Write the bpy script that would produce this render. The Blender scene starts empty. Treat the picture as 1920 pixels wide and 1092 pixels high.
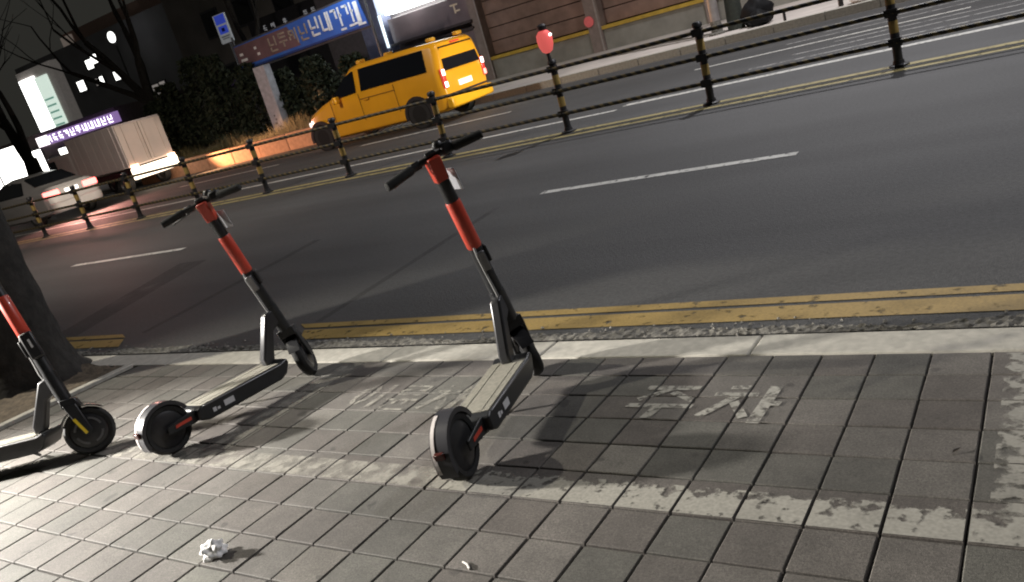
import bpy, bmesh, math, random
from mathutils import Vector, Matrix
random.seed(7)
R = math.radians
SC = bpy.context.scene
COL = SC.collection

# ------------------------------------------------------------------ camera
cam_d = bpy.data.cameras.new("camera")
cam = bpy.data.objects.new("camera", cam_d)
COL.objects.link(cam)
CR, CU, CF = Vector((0.81910, 0.50456, -0.27294)), Vector((0.06118, 0.39624, 0.91610)), Vector((-0.57038, 0.76708, -0.29370))
CF.normalize(); CR = (CR - CF * CR.dot(CF)).normalized(); CU = CR.cross(CF)
CAM_LOC = Vector((0.25084, -3.00050, 1.51883))
cam.matrix_world = Matrix(((CR.x, CU.x, -CF.x, CAM_LOC.x), (CR.y, CU.y, -CF.y, CAM_LOC.y), (CR.z, CU.z, -CF.z, CAM_LOC.z), (0, 0, 0, 1)))
cam_d.sensor_width = 36.0
cam_d.lens = 28.746
cam_d.clip_start = 0.05
cam_d.clip_end = 600
SC.camera = cam

# ------------------------------------------------------------------ world, lamps, exposure
w = bpy.data.worlds.new("World"); SC.world = w; w.use_nodes = True
wb = w.node_tree.nodes["Background"]
wb.inputs[0].default_value = (0.0230, 0.0225, 0.0195, 1)
wb.inputs[1].default_value = 1.0
SC.view_settings.view_transform = 'Standard'
SC.view_settings.look = 'None'
SC.view_settings.gamma = 1.0
SC.view_settings.exposure = 0.0
SC.view_settings.use_curve_mapping = False
SC.render.engine = 'CYCLES'
SC.cycles.use_denoising = True
SC.cycles.max_bounces = 6
SC.cycles.sample_clamp_indirect = 4.0
SC.cycles.pixel_filter_type = 'BLACKMAN_HARRIS'
SC.cycles.filter_width = 2.0


def lamp(name, loc, target, power, color, kind='SPOT', size=0.1, cone=120, blend=0.6, sx=None):
    d = bpy.data.lights.new(name, kind)
    d.energy = power; d.color = color
    if kind == 'SPOT':
        d.spot_size = R(cone); d.spot_blend = blend; d.shadow_soft_size = size
    elif kind == 'POINT':
        d.shadow_soft_size = size
    else:
        d.shape = 'RECTANGLE'; d.size = sx or size; d.size_y = size
    o = bpy.data.objects.new(name, d); COL.objects.link(o)
    o.location = loc
    o.rotation_euler = (Vector(target) - Vector(loc)).to_track_quat('-Z', 'Y').to_euler()
    return o


# street lamp on the near pavement, left of the frame; shop window behind left; street lamp over the far side
lamp("near_street_lamp", (-8.5, -2.05, 5.8), (-3.0, -2.2, 0.1), 1950, (1.0, 0.94, 0.80), 'SPOT', 0.08, 64, 0.6)
lamp("shop_window_glow", (-6.3, -2.7, 1.75), (-3.6, -2.15, 0.0), 4600, (1.0, 0.95, 0.88), 'SPOT', 0.12, 68, 1.0)
lamp("far_street_lamp", (-2.2, 14.0, 11.0), (-2.6, 13.0, 0.0), 5600, (0.98, 0.96, 0.98), 'SPOT', 0.15, 118, 0.8)
lamp("right_road_fill", (6.0, 8.5, 10.5), (-2.6, 4.4, 0.0), 4600, (0.95, 0.95, 1.0), 'SPOT', 0.3, 62, 1.0)  # added unseen lamp that evens out the near road on the right
lamp("left_road_fill", (-14.5, 0.4, 8.5), (-15.0, 8.0, 0.4), 3300, (1.0, 0.90, 0.79), 'SPOT', 0.3, 112, 0.9)  # added unseen lamp for the left road and the vehicle sides
lamp("banner_fill", (-16.2, 15.0, 4.3), (-17.0, 16.0, 3.2), 110, (0.75, 0.88, 1.0), 'SPOT', 0.05, 120)  # added unseen spot that brightens the right end of the banner

# ------------------------------------------------------------------ materials
MATS = {}


def mat(name, col, rough=0.6, metal=0.0, var=0.15, scale=8.0, bump=0.0, bscale=60.0, emit=None, es=0.0, coat=0.0, col2=None, spec=None, rnd=0.0):
    if name in MATS:
        return MATS[name]
    m = bpy.data.materials.new(name); m.use_nodes = True
    nt = m.node_tree; N = nt.nodes; L = nt.links
    b = N["Principled BSDF"]
    b.inputs["Roughness"].default_value = rough
    b.inputs["Metallic"].default_value = metal
    if spec is not None:
        b.inputs["Specular IOR Level"].default_value = spec
    if coat:
        b.inputs["Coat Weight"].default_value = coat
        b.inputs["Coat Roughness"].default_value = 0.08
    tc = N.new("ShaderNodeTexCoord")
    nz = N.new("ShaderNodeTexNoise"); nz.inputs["Scale"].default_value = scale; nz.inputs["Detail"].default_value = 6
    L.new(tc.outputs["Object"], nz.inputs["Vector"])
    rp = N.new("ShaderNodeMapRange"); rp.inputs[1].default_value = 0.3; rp.inputs[2].default_value = 0.7
    L.new(nz.outputs[0], rp.inputs[0])
    mx = N.new("ShaderNodeMix"); mx.data_type = 'RGBA'
    c2 = col2 if col2 else tuple(min(1, c * (1 + var)) for c in col)
    c1 = col if col2 else tuple(c * (1 - var) for c in col)
    mx.inputs[6].default_value = (*c1, 1); mx.inputs[7].default_value = (*c2, 1)
    L.new(rp.outputs[0], mx.inputs[0])
    out = mx.outputs[2]
    if rnd:
        oi = N.new("ShaderNodeObjectInfo")
        mr = N.new("ShaderNodeMapRange"); mr.inputs[3].default_value = 1 - rnd; mr.inputs[4].default_value = 1 + rnd
        L.new(oi.outputs["Random"], mr.inputs[0])
        vm = N.new("ShaderNodeVectorMath"); vm.operation = 'SCALE'
        L.new(out, vm.inputs[0]); L.new(mr.outputs[0], vm.inputs["Scale"])
        out = vm.outputs[0]
    L.new(out, b.inputs["Base Color"])
    if bump:
        n2 = N.new("ShaderNodeTexNoise"); n2.inputs["Scale"].default_value = bscale; n2.inputs["Detail"].default_value = 4
        L.new(tc.outputs["Object"], n2.inputs["Vector"])
        bp = N.new("ShaderNodeBump"); bp.inputs["Strength"].default_value = bump; bp.inputs["Distance"].default_value = 0.01
        L.new(n2.outputs[0], bp.inputs["Height"]); L.new(bp.outputs[0], b.inputs["Normal"])
    if emit:
        b.inputs["Emission Color"].default_value = (*emit, 1)
        b.inputs["Emission Strength"].default_value = es
    MATS[name] = m
    return m


def asphalt_mat():
    m = bpy.data.materials.new("asphalt"); m.use_nodes = True
    nt = m.node_tree; N = nt.nodes; L = nt.links; b = N["Principled BSDF"]
    tc = N.new("ShaderNodeTexCoord")

    def noise(sc, det=4, vec=None):
        n = N.new("ShaderNodeTexNoise"); n.inputs["Scale"].default_value = sc; n.inputs["Detail"].default_value = det
        L.new(vec or tc.outputs["Object"], n.inputs["Vector"]); return n.outputs[0]

    def mr(s, a, c, lo, hi):
        n = N.new("ShaderNodeMapRange"); n.inputs[1].default_value = a; n.inputs[2].default_value = c
        n.inputs[3].default_value = lo; n.inputs[4].default_value = hi; L.new(s, n.inputs[0]); return n.outputs[0]

    def mul(a, c):
        n = N.new("ShaderNodeMath"); n.operation = 'MULTIPLY'; L.new(a, n.inputs[0]); L.new(c, n.inputs[1]); return n.outputs[0]
    mp = N.new("ShaderNodeMapping"); mp.inputs["Scale"].default_value = (0.05, 1.0, 1.0)
    L.new(tc.outputs["Object"], mp.inputs["Vector"])
    streak = mr(noise(1.3, 3, mp.outputs[0]), 0.3, 0.7, 0.80, 1.22)      # wheel tracks run along the lanes
    patch = mr(noise(0.45, 5), 0.3, 0.7, 0.85, 1.15)
    grain = mr(noise(170, 3), 0.3, 0.72, 0.60, 1.50)
    grain2 = mr(noise(38, 4), 0.32, 0.68, 0.78, 1.22)
    vo = N.new("ShaderNodeTexVoronoi"); vo.inputs["Scale"].default_value = 120
    L.new(tc.outputs["Object"], vo.inputs["Vector"])
    v = mul(mul(streak, patch), mul(grain, grain2))
    mx = N.new("ShaderNodeMix"); mx.data_type = 'RGBA'
    mx.inputs[6].default_value = (0, 0, 0, 1); mx.inputs[7].default_value = (0.051, 0.0505, 0.0505, 1)
    mx.clamp_factor = False
    L.new(v, mx.inputs[0]); L.new(mx.outputs[2], b.inputs["Base Color"])
    b.inputs["Roughness"].default_value = 0.72
    bp = N.new("ShaderNodeBump"); bp.inputs["Strength"].default_value = 0.5; bp.inputs["Distance"].default_value = 0.006
    L.new(vo.outputs[0], bp.inputs["Height"]); L.new(bp.outputs[0], b.inputs["Normal"])
    return m


def tile_mat():
    m = bpy.data.materials.new("paving_concrete"); m.use_nodes = True
    nt = m.node_tree; N = nt.nodes; L = nt.links; b = N["Principled BSDF"]
    geo = N.new("ShaderNodeNewGeometry"); oi = N.new("ShaderNodeObjectInfo")

    def noise(sc, det=4):
        n = N.new("ShaderNodeTexNoise"); n.inputs["Scale"].default_value = sc; n.inputs["Detail"].default_value = det
        L.new(geo.outputs["Position"], n.inputs["Vector"]); return n.outputs[0]

    def mr(s, a, c, lo, hi):
        n = N.new("ShaderNodeMapRange"); n.inputs[1].default_value = a; n.inputs[2].default_value = c
        n.inputs[3].default_value = lo; n.inputs[4].default_value = hi; L.new(s, n.inputs[0]); return n.outputs[0]

    def mul(a, c):
        n = N.new("ShaderNodeMath"); n.operation = 'MULTIPLY'; L.new(a, n.inputs[0]); L.new(c, n.inputs[1]); return n.outputs[0]
    cr = N.new("ShaderNodeValToRGB")
    e = cr.color_ramp.elements
    e[0].position = 0.0; e[0].color = (0.0746, 0.0655, 0.0585, 1)
    e[1].position = 1.0; e[1].color = (0.0876, 0.0846, 0.0738, 1)
    x = e.new(0.5); x.color = (0.1086, 0.0995, 0.0898, 1)
    x = e.new(0.75); x.color = (0.0745, 0.0707, 0.0624, 1)
    L.new(oi.outputs["Random"], cr.inputs[0])
    blot = mr(noise(2.2, 5), 0.3, 0.7, 0.76, 1.22)
    dirt = mr(noise(14, 5), 0.3, 0.72, 0.86, 1.12)
    gum = mr(noise(9.5, 2), 0.27, 0.31, 0.55, 1.0)
    speck = mul(mr(noise(420, 2), 0.32, 0.70, 0.70, 1.40), mr(noise(150, 3), 0.34, 0.68, 0.80, 1.28))
    vm = N.new("ShaderNodeVectorMath"); vm.operation = 'SCALE'
    L.new(cr.outputs[0], vm.inputs[0]); L.new(mul(mul(mul(blot, gum), dirt), speck), vm.inputs["Scale"])
    L.new(vm.outputs[0], b.inputs["Base Color"])
    b.inputs["Roughness"].default_value = 0.78
    bp = N.new("ShaderNodeBump"); bp.inputs["Strength"].default_value = 0.35; bp.inputs["Distance"].default_value = 0.004
    L.new(noise(300, 3), bp.inputs["Height"]); L.new(bp.outputs[0], b.inputs["Normal"])
    return m


def paint_mat(name, col, lo, hi, sc=18.0, groove=None, rough=0.6, tr_max=1.0, torn=None):
    """worn paint: noise decides where the paint is still there; groove = (dx, dy, width) leaves the joints bare"""
    m = bpy.data.materials.new(name); m.use_nodes = True
    nt = m.node_tree; N = nt.nodes; L = nt.links; b = N["Principled BSDF"]
    tc = N.new("ShaderNodeTexCoord")

    def noise(s, det):
        n = N.new("ShaderNodeTexNoise"); n.inputs["Scale"].default_value = s; n.inputs["Detail"].default_value = det
        L.new(tc.outputs["Object"], n.inputs["Vector"]); return n.outputs[0]

    def mr(s, a, c, l, h):
        n = N.new("ShaderNodeMapRange"); n.inputs[1].default_value = a; n.inputs[2].default_value = c
        n.inputs[3].default_value = l; n.inputs[4].default_value = h; L.new(s, n.inputs[0]); return n.outputs[0]

    def math_(op, a, c):
        n = N.new("ShaderNodeMath"); n.operation = op
        for i, v in enumerate((a, c)):
            if isinstance(v, (int, float)):
                n.inputs[i].default_value = v
            elif v is not None:
                L.new(v, n.inputs[i])
        return n.outputs[0]
    nv = noise(sc, 10)
    if torn:                                       # wear grows towards one edge: torn = (axis, sign, amount)
        s2 = N.new("ShaderNodeSeparateXYZ"); L.new(tc.outputs["Generated"], s2.inputs[0])
        v_ = s2.outputs[torn[0]]
        if torn[1] < 0: v_ = math_('SUBTRACT', 1.0, v_)
        nv = math_('SUBTRACT', nv, math_('MULTIPLY', math_('POWER', v_, 2.5), torn[2]))
    s = math_('MULTIPLY', mr(nv, lo, hi, 0, 1), mr(noise(3.1, 4), 0.25, 0.5, 0.70, 1.0))
    if tr_max < 1:
        s = math_('MULTIPLY', s, tr_max)
    if groove:
        dx, dy, gw = groove
        sp = N.new("ShaderNodeSeparateXYZ"); L.new(tc.outputs["Object"], sp.inputs[0])
        for k, d in ((0, dx), (1, dy)):
            a = math_('DIVIDE', sp.outputs[k], d)
            f = math_('ABSOLUTE', math_('SUBTRACT', a, math_('ROUND', a, None)), None)
            s = math_('MULTIPLY', s, math_('GREATER_THAN', f, gw / d * 0.5 * (1.0 if k == 0 else 0.55)))
    gr = mr(noise(90, 4), 0.3, 0.7, 0.78, 1.12)
    vm = N.new("ShaderNodeVectorMath"); vm.operation = 'SCALE'
    vm.inputs[0].default_value = col; L.new(gr, vm.inputs["Scale"])
    L.new(vm.outputs[0], b.inputs["Base Color"])
    b.inputs["Roughness"].default_value = rough
    L.new(s, b.inputs["Alpha"])
    return m


def stripe_mat(name, c1, c2, period, slant):
    m = bpy.data.materials.new(name); m.use_nodes = True
    nt = m.node_tree; N = nt.nodes; L = nt.links; b = N["Principled BSDF"]
    tc = N.new("ShaderNodeTexCoord"); sp = N.new("ShaderNodeSeparateXYZ"); L.new(tc.outputs["Object"], sp.inputs[0])

    def M(op, a, c=0.0):
        n = N.new("ShaderNodeMath"); n.operation = op
        for i, v in enumerate((a, c)):
            if isinstance(v, (int, float)): n.inputs[i].default_value = v
            else: L.new(v, n.inputs[i])
        return n.outputs[0]
    at = M('ARCTAN2', sp.outputs[1], sp.outputs[2])
    v = M('ADD', M('DIVIDE', sp.outputs[0], period), M('MULTIPLY', at, slant / (2 * math.pi)))
    fr = M('FRACT', v)
    st = M('GREATER_THAN', fr, 0.56)
    mx = N.new("ShaderNodeMix"); mx.data_type = 'RGBA'
    mx.inputs[6].default_value = (*c1, 1); mx.inputs[7].default_value = (*c2, 1)
    L.new(st, mx.inputs[0])
    nz = N.new("ShaderNodeTexNoise"); nz.inputs["Scale"].default_value = 9
    L.new(tc.outputs["Object"], nz.inputs["Vector"])
    mr = N.new("ShaderNodeMapRange"); mr.inputs[1].default_value = 0.3; mr.inputs[2].default_value = 0.7; mr.inputs[3].default_value = 0.6; mr.inputs[4].default_value = 1.1
    L.new(nz.outputs[0], mr.inputs[0])
    vm = N.new("ShaderNodeVectorMath"); vm.operation = 'SCALE'; L.new(mx.outputs[2], vm.inputs[0]); L.new(mr.outputs[0], vm.inputs["Scale"])
    L.new(vm.outputs[0], b.inputs["Base Color"]); b.inputs["Roughness"].default_value = 0.5
    return m


# ------------------------------------------------------------------ mesh helpers
class MB:
    def __init__(s):
        s.v = []; s.f = []

    def add(s, vs, fs):
        n = len(s.v); s.v += [tuple(v) for v in vs]; s.f += [tuple(i + n for i in f) for f in fs]; return s

    def box(s, c, d, rot=None):
        hx, hy, hz = d[0] / 2, d[1] / 2, d[2] / 2
        P = [Vector((x, y, z)) for x in (-hx, hx) for y in (-hy, hy) for z in (-hz, hz)]
        if rot is not None: P = [rot @ p for p in P]
        P = [p + Vector(c) for p in P]
        return s.add(P, [(0, 1, 3, 2), (4, 6, 7, 5), (0, 4, 5, 1), (2, 3, 7, 6), (0, 2, 6, 4), (1, 5, 7, 3)])

    def bar(s, a, b, wy, wz):
        """box from a to b, section wy x wz"""
        a, b = Vector(a), Vector(b); d = b - a
        return s.box((a + b) / 2, (d.length, wy, wz), d.to_track_quat('X', 'Z').to_matrix())

    def tube(s, pts, rad, n=10, caps=True):
        pts = [Vector(p) for p in pts]
        if isinstance(rad, (int, float)): rad = [rad] * len(pts)
        base = len(s.v); up = None
        for i, p in enumerate(pts):
            t = (pts[min(i + 1, len(pts) - 1)] - pts[max(i - 1, 0)]).normalized()
            if up is None:
                up = Vector((0, 0, 1)) if abs(t.z) < 0.9 else Vector((1, 0, 0))
            x = t.cross(up).normalized(); y = x.cross(t); up = y
            for k in range(n):
                a = 2 * math.pi * k / n
                s.v.append(tuple(p + (x * math.cos(a) + y * math.sin(a)) * rad[i]))
        for i in range(len(pts) - 1):
            for k in range(n):
                a = base + i * n + k; b = base + i * n + (k + 1) % n
                s.f.append((a, b, b + n, a + n))
        if caps:
            s.f.append(tuple(base + k for k in reversed(range(n))))
            s.f.append(tuple(base + (len(pts) - 1) * n + k for k in range(n)))
        return s

    def lathe(s, prof, n=28, axis='Y', c=(0, 0, 0), closed=False):
        """prof = [(radius, offset along axis)]"""
        base = len(s.v); c = Vector(c)
        for r, h in prof:
            for k in range(n):
                a = 2 * math.pi * k / n; q, u = r * math.cos(a), r * math.sin(a)
                p = Vector((q, h, u)) if axis == 'Y' else (Vector((q, u, h)) if axis == 'Z' else Vector((h, q, u)))
                s.v.append(tuple(c + p))
        m = len(prof)
        for i in range(m if closed else m - 1):
            j = (i + 1) % m
            for k in range(n):
                k2 = (k + 1) % n
                s.f.append((base + i * n + k, base + i * n + k2, base + j * n + k2, base + j * n + k))
        if not closed:
            s.f.append(tuple(base + k for k in reversed(range(n))))
            s.f.append(tuple(base + (m - 1) * n + k for k in range(n)))
        return s

    def prism(s, poly, y0, y1, y0b=None):
        """poly = [(x, z)] extruded from y0 to y1"""
        n = len(poly)
        vs = [(x, y0, z) for x, z in poly] + [(x, y1, z) for x, z in poly]
        fs = [tuple(range(n)), tuple(reversed(range(n, 2 * n)))] + [(i, i + n, (i + 1) % n + n, (i + 1) % n) for i in range(n)]
        return s.add(vs, fs)

    def sheet(s, pts, z=None):
        vs = [(p[0], p[1], z if z is not None else p[2]) for p in pts]
        return s.add(vs, [tuple(range(len(vs)))])

    def arc(s, c, r0, r1, y0, y1, a0, a1, n=14):
        """thick curved strip in the XZ plane"""
        base = len(s.v)
        for i in range(n + 1):
            a = R(a0 + (a1 - a0) * i / n); ca, sa = math.cos(a), math.sin(a)
            for r, y in ((r0, y0), (r0, y1), (r1, y1), (r1, y0)):
                s.v.append((c[0] + r * ca, c[1] + y, c[2] + r * sa))
        for i in range(n):
            for k in range(4):
                a = base + i * 4 + k; b = base + i * 4 + (k + 1) % 4
                s.f.append((a, b, b + 4, a + 4))
        s.f.append(tuple(base + k for k in (3, 2, 1, 0))); s.f.append(tuple(base + n * 4 + k for k in range(4)))
        return s

    def xf(s, M, start=0):
        s.v[start:] = [tuple(M @ Vector(v)) for v in s.v[start:]]; return s

    def mesh(s, name, smooth=None):
        me = bpy.data.meshes.new(name); me.from_pydata(s.v, [], s.f)
        bm = bmesh.new(); bm.from_mesh(me); bmesh.ops.recalc_face_normals(bm, faces=bm.faces); bm.to_mesh(me); bm.free()
        if smooth is not None:
            me.polygons.foreach_set("use_smooth", [True] * len(me.polygons))
            me.set_sharp_from_angle(angle=R(smooth))
        me.update(); return me

    def build(s, name, m, parent=None, smooth=None, bevel=0, seg=2, **k):
        o = bpy.data.objects.new(name, s.mesh(name, smooth if smooth is not None else (40 if bevel else None)))
        COL.objects.link(o); o.data.materials.append(m)
        if parent: o.parent = parent
        if bevel:
            md = o.modifiers.new("bevel", 'BEVEL'); md.width = bevel; md.segments = seg; md.limit_method = 'ANGLE'; md.angle_limit = R(35)
        for a, v in k.items(): o[a] = v
        return o


def inst(name, me, parent, loc=(0, 0, 0), rot=(0, 0, 0), **k):
    o = bpy.data.objects.new(name, me); COL.objects.link(o)
    if parent: o.parent = parent
    o.location = loc; o.rotation_euler = rot
    for a, v in k.items(): o[a] = v
    return o


def thing(name, label, cat, loc=(0, 0, 0), rot=(0, 0, 0), group=None, parent=None):
    o = bpy.data.objects.new(name, None); COL.objects.link(o)
    o.empty_display_size = 0.1
    o.location = loc; o.rotation_euler = rot; o["label"] = label; o["category"] = cat
    if group: o["group"] = group
    return o


def tag(o, label, cat, group=None):
    o["label"] = label; o["category"] = cat
    if group: o["group"] = group
    return o


# ------------------------------------------------------------------ shared materials
M_asph = asphalt_mat()
M_tile = tile_mat()
M_joint = mat("joint_sand", (0.016, 0.013, 0.010), 0.95, var=0.3, scale=40)
M_kerb = mat("kerb_granite", (0.40, 0.382, 0.335), 0.75, var=0.16, scale=26, bump=0.3, bscale=220, rnd=0.08)
M_conc = mat("rough_concrete", (0.15, 0.142, 0.125), 0.9, var=0.6, scale=30, bump=0.8, bscale=60)
M_soil = mat("tree_pit_soil", (0.10, 0.078, 0.055), 0.95, var=0.4, scale=24, bump=0.9, bscale=50)
M_white_worn = paint_mat("worn_white_paint", (0.30, 0.288, 0.252), 0.29, 0.40, 24, (0.18, 0.18, 0.010), torn=(1, 1, .24))
M_white_side = paint_mat("worn_white_side_paint", (0.27, 0.258, 0.225), 0.31, 0.43, 20, (0.18, 0.18, 0.010), torn=(0, -1, .20))
M_letter = paint_mat("letter_paint", (0.31, 0.30, 0.265), 0.32, 0.54, 30, (0.18, 0.18, 0.010))
M_white_faint = paint_mat("faint_white_paint", (0.34, 0.325, 0.285), 0.34, 0.58, 12, (0.18, 0.18, 0.012), tr_max=0.7)
M_white_ghost = paint_mat("ghost_white_paint", (0.36, 0.345, 0.30), 0.38, 0.60, 18, (0.18, 0.18, 0.012), tr_max=0.70)
M_lane_white = paint_mat("lane_white_paint", (0.55, 0.54, 0.50), 0.30, 0.44, 14)
M_yellow_worn = paint_mat("worn_yellow_paint", (0.28, 0.19, 0.056), 0.26, 0.42, 14)
M_yellow_pale = paint_mat("pale_yellow_paint", (0.30, 0.25, 0.11), 0.26, 0.44, 10)
M_black = mat("black_plastic", (0.018, 0.018, 0.020), 0.42, var=0.2, scale=30)
M_frame = mat("charcoal_paint", (0.017, 0.018, 0.020), 0.38, var=0.2, scale=20)
M_rubber = mat("tyre_rubber", (0.016, 0.016, 0.016), 0.85, var=0.3, scale=50, bump=0.3, bscale=200)
M_grey_metal = mat("grey_metal", (0.23, 0.23, 0.24), 0.36, 0.75, var=0.1)
M_red = mat("red_paint", (0.58, 0.060, 0.032), 0.42, var=0.10, scale=14, coat=0.2)
M_deckmat = mat("deck_grip", (0.20, 0.19, 0.155), 0.85, var=0.18, scale=60, bump=0.4, bscale=300)
M_white_print = mat("white_print", (0.62, 0.62, 0.63), 0.6)
M_tag = mat("pale_tag_card", (0.60, 0.61, 0.66), 0.45, var=0.06)
M_yellow_stk = mat("yellow_sticker", (0.75, 0.55, 0.03), 0.5)
M_bark = mat("bark", (0.020, 0.018, 0.016), 0.95, var=0.5, scale=14, bump=1.0, bscale=26)
M_bark2 = mat("dark_bark", (0.022, 0.018, 0.015), 0.95, var=0.4, scale=10, bump=0.6, bscale=30)
M_leaf = mat("dark_leaf", (0.012, 0.018, 0.007), 0.75, col2=(0.024, 0.032, 0.012), scale=6)
M_dryleaf = mat("dry_leaf", (0.10, 0.085, 0.035), 0.8, col2=(0.17, 0.15, 0.075), scale=9)
M_glass = mat("dark_glass", (0.006, 0.007, 0.010), 0.06, var=0.05)
M_chrome = mat("wheel_alloy", (0.16, 0.15, 0.15), 0.35, 0.6)

# ------------------------------------------------------------------ setting: ground, road
TH = math.atan(0.055)
T = 0.18

MB().sheet([(-320, -60), (120, -60), (120, 320), (-320, 320)], -0.006).build("ground", mat("dark_ground", (0.05, 0.048, 0.045), 0.9, scale=2), kind="structure")
road = MB().sheet([(-140, 0.16), (40, 0.16), (40, 14.36), (-140, 14.36)], 0.0).build("road", M_asph, kind="structure")

# pavement: bedding sheet that carries the tiles; it falls 5.5 % towards the kerb
pav = MB().sheet([(-14, -9, -0.014), (7, -9, -0.014), (7, 0.0, -0.014), (-14, 0.0, -0.014)]).build("pavement", M_joint, kind="structure")
pav.location = (0, -0.2102, 0.1117); pav.rotation_euler = (-TH, 0, 0)


def tile_mesh(dx, dy):
    m = MB(); b = 0.0026; hx, hy = dx / 2, dy / 2
    vs = []
    for z, o in ((-0.05, 0), (-b * 0.9, 0), (0, b)):
        vs += [(-hx + o, -hy + o, z), (hx - o, -hy + o, z), (hx - o, hy - o, z), (-hx + o, hy - o, z)]
    fs = [(8, 9, 10, 11)]
    for l in (0, 4):
        for k in range(4): fs.append((l + k, l + (k + 1) % 4, l + 4 + (k + 1) % 4, l + 4 + k))
    m.add(vs, fs); return m


tm = tile_mesh(T - 0.0070, T - 0.0082).mesh("tile"); tm.materials.append(M_tile)
tile_lite = tile_mesh(T - 0.0070, T - 0.0082).mesh("tile")
lite = M_tile.copy(); lite.name = "paving_concrete_faded_paint"
for n in lite.node_tree.nodes:
    if n.type == 'VALTORGB':
        for e in n.color_ramp.elements: e.color = (e.color[0] * 1.35, e.color[1] * 1.38, e.color[2] * 1.35, 1)
tile_lite.materials.append(lite)


def seen(c, r):
    """is a tile centre inside the part of the pavement that the photograph covers (col, row)"""
    P = [(-25.5, -5.6), (-25.5, -7.0), (-16.6, -11.0), (-5.6, -8.6), (1.1, -7.0), (1.0, 0.2), (-28.6, 0.2), (-28.6, -4.9)]
    x, y = c, -r; ins = False
    for i in range(len(P)):
        x1, y1 = P[i]; x2, y2 = P[i - 1]
        if (y1 > y) != (y2 > y) and x < (x2 - x1) * (y - y1) / (y2 - y1) + x1: ins = not ins
    return ins


rest = MB(); rng = random.Random(3); cand = []
for c in range(-62, 30):
    for r in range(0, 42):
        x, y = (c + 0.5) * T, -(r + 0.5) * T
        if x < -5.12 and r < 7: continue                      # tree pit
        cand.append((c, r, x, y))
near = [q for q in cand if seen(q[0] + 0.5, q[1] + 0.5)]
near.sort(key=lambda q: (Vector((q[2], q[3] - 0.2, 0.1)) - CAM_LOC).length)
keep = set((q[0], q[1]) for q in near[:298])
LITE = {(-6, 4), (-7, 4), (-13, 8), (-12, 9), (-10, 8), (-15, 3)}
for c, r, x, y in cand:
    dz = rng.uniform(-0.0016, 0.0008); rot = (R(rng.uniform(-0.25, 0.25)), R(rng.uniform(-0.25, 0.25)), R(rng.uniform(-0.5, 0.5)))
    x += rng.uniform(-0.0012, 0.0012)
    if (c, r) in keep:
        inst("tile", tile_lite if (c, r) in LITE else tm, pav, (x, y, dz), rot)
    else:
        h = (T - 0.0072) / 2
        m0 = len(rest.v); rest.add(tile_mesh(T - 0.0070, T - 0.0082).v, [(8, 9, 10, 11), (4, 5, 9, 8), (5, 6, 10, 9), (6, 7, 11, 10), (7, 4, 8, 11)])
        rest.xf(Matrix.Translation((x, y, dz)), m0)
rest.build("tile_field", M_tile, pav, kind="stuff")

# painted bay on the pavement (sheets just above the tiles)
PZ = 0.0022


def psheet(c0, c1, r0, r1, m, name="painted_line"):
    return MB().sheet([(c0 * T, -r1 * T), (c1 * T, -r1 * T), (c1 * T, -r0 * T), (c0 * T, -r0 * T)], PZ).build(name, m, pav)


psheet(-8.6, 1.10, 5.22, 5.97, M_white_worn)
psheet(-21.0, -8.65, 5.26, 5.97, M_white_faint)
psheet(0.22, 1.10, 0.1, 5.33, M_white_side)
psheet(-16.75, -15.9, 0.3, 5.22, M_white_faint)


def strokes(c0, r0, w_, h_, segs, m, name="painted_letter"):
    """segs in a unit square, y up; each (x0,y0,x1,y1,thickness)"""
    mb = MB()
    for i, (x0, y0, x1, y1, t) in enumerate(segs):
        a = Vector((c0 * T + x0 * w_ * T, -(r0 + (1 - y0) * h_) * T)); b = Vector((c0 * T + x1 * w_ * T, -(r0 + (1 - y1) * h_) * T))
        d = (b - a).normalized(); n = Vector((-d.y, d.x)) * t * T * 0.5
        mb.sheet([tuple(a - n), tuple(b - n), tuple(b + n), tuple(a + n)], PZ + 0.0003 * i)
    return mb.build(name, m, pav)


JU = [(0.10, 0.94, 0.92, 0.94, .20), (0.50, 0.90, 0.10, 0.56, .17), (0.55, 0.80, 0.95, 0.55, .17), (0.0, 0.38, 1.0, 0.38, .17), (0.50, 0.36, 0.44, 0.0, .22)]
CHA = [(0.22, 0.97, 0.50, 0.97, .16), (0.05, 0.76, 0.66, 0.76, .15), (0.38, 0.72, 0.02, 0.12, .19), (0.38, 0.55, 0.64, 0.12, .19), (0.84, 1.0, 0.80, -0.02, .24), (0.84, 0.52, 1.02, 0.50, .18)]
I_ = [(0.12, 0.78, 0.30, 0.97, .14), (0.30, 0.97, 0.50, 0.80, .14), (0.12, 0.80, 0.12, 0.36, .14), (0.50, 0.80, 0.50, 0.36, .14), (0.12, 0.38, 0.30, 0.2, .14), (0.30, 0.2, 0.50, 0.38, .14), (0.86, 1.0, 0.86, 0.0, .16)]
RYUN = [(0.15, 0.97, 0.82, 0.97, .10), (0.82, 0.97, 0.82, 0.82, .10), (0.82, 0.80, 0.16, 0.80, .10), (0.16, 0.80, 0.16, 0.64, .10), (0.16, 0.62, 0.86, 0.62, .10), (0.0, 0.42, 1.0, 0.42, .12), (0.34, 0.42, 0.34, 0.24, .12), (0.66, 0.42, 0.66, 0.24, .12), (0.16, 0.24, 0.16, 0.02, .12), (0.16, 0.03, 0.88, 0.03, .12)]
strokes(-6.35, 1.55, 1.42, 1.45, JU, M_letter)
strokes(-4.72, 1.55, 1.42, 1.48, CHA, M_letter)
strokes(-14.35, 1.6, 1.1, 1.4, I_, M_white_ghost)
strokes(-13.1, 1.6, 1.15, 1.4, RYUN, M_white_ghost)
strokes(-11.8, 1.6, 1.15, 1.4, CHA, M_white_ghost)

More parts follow.
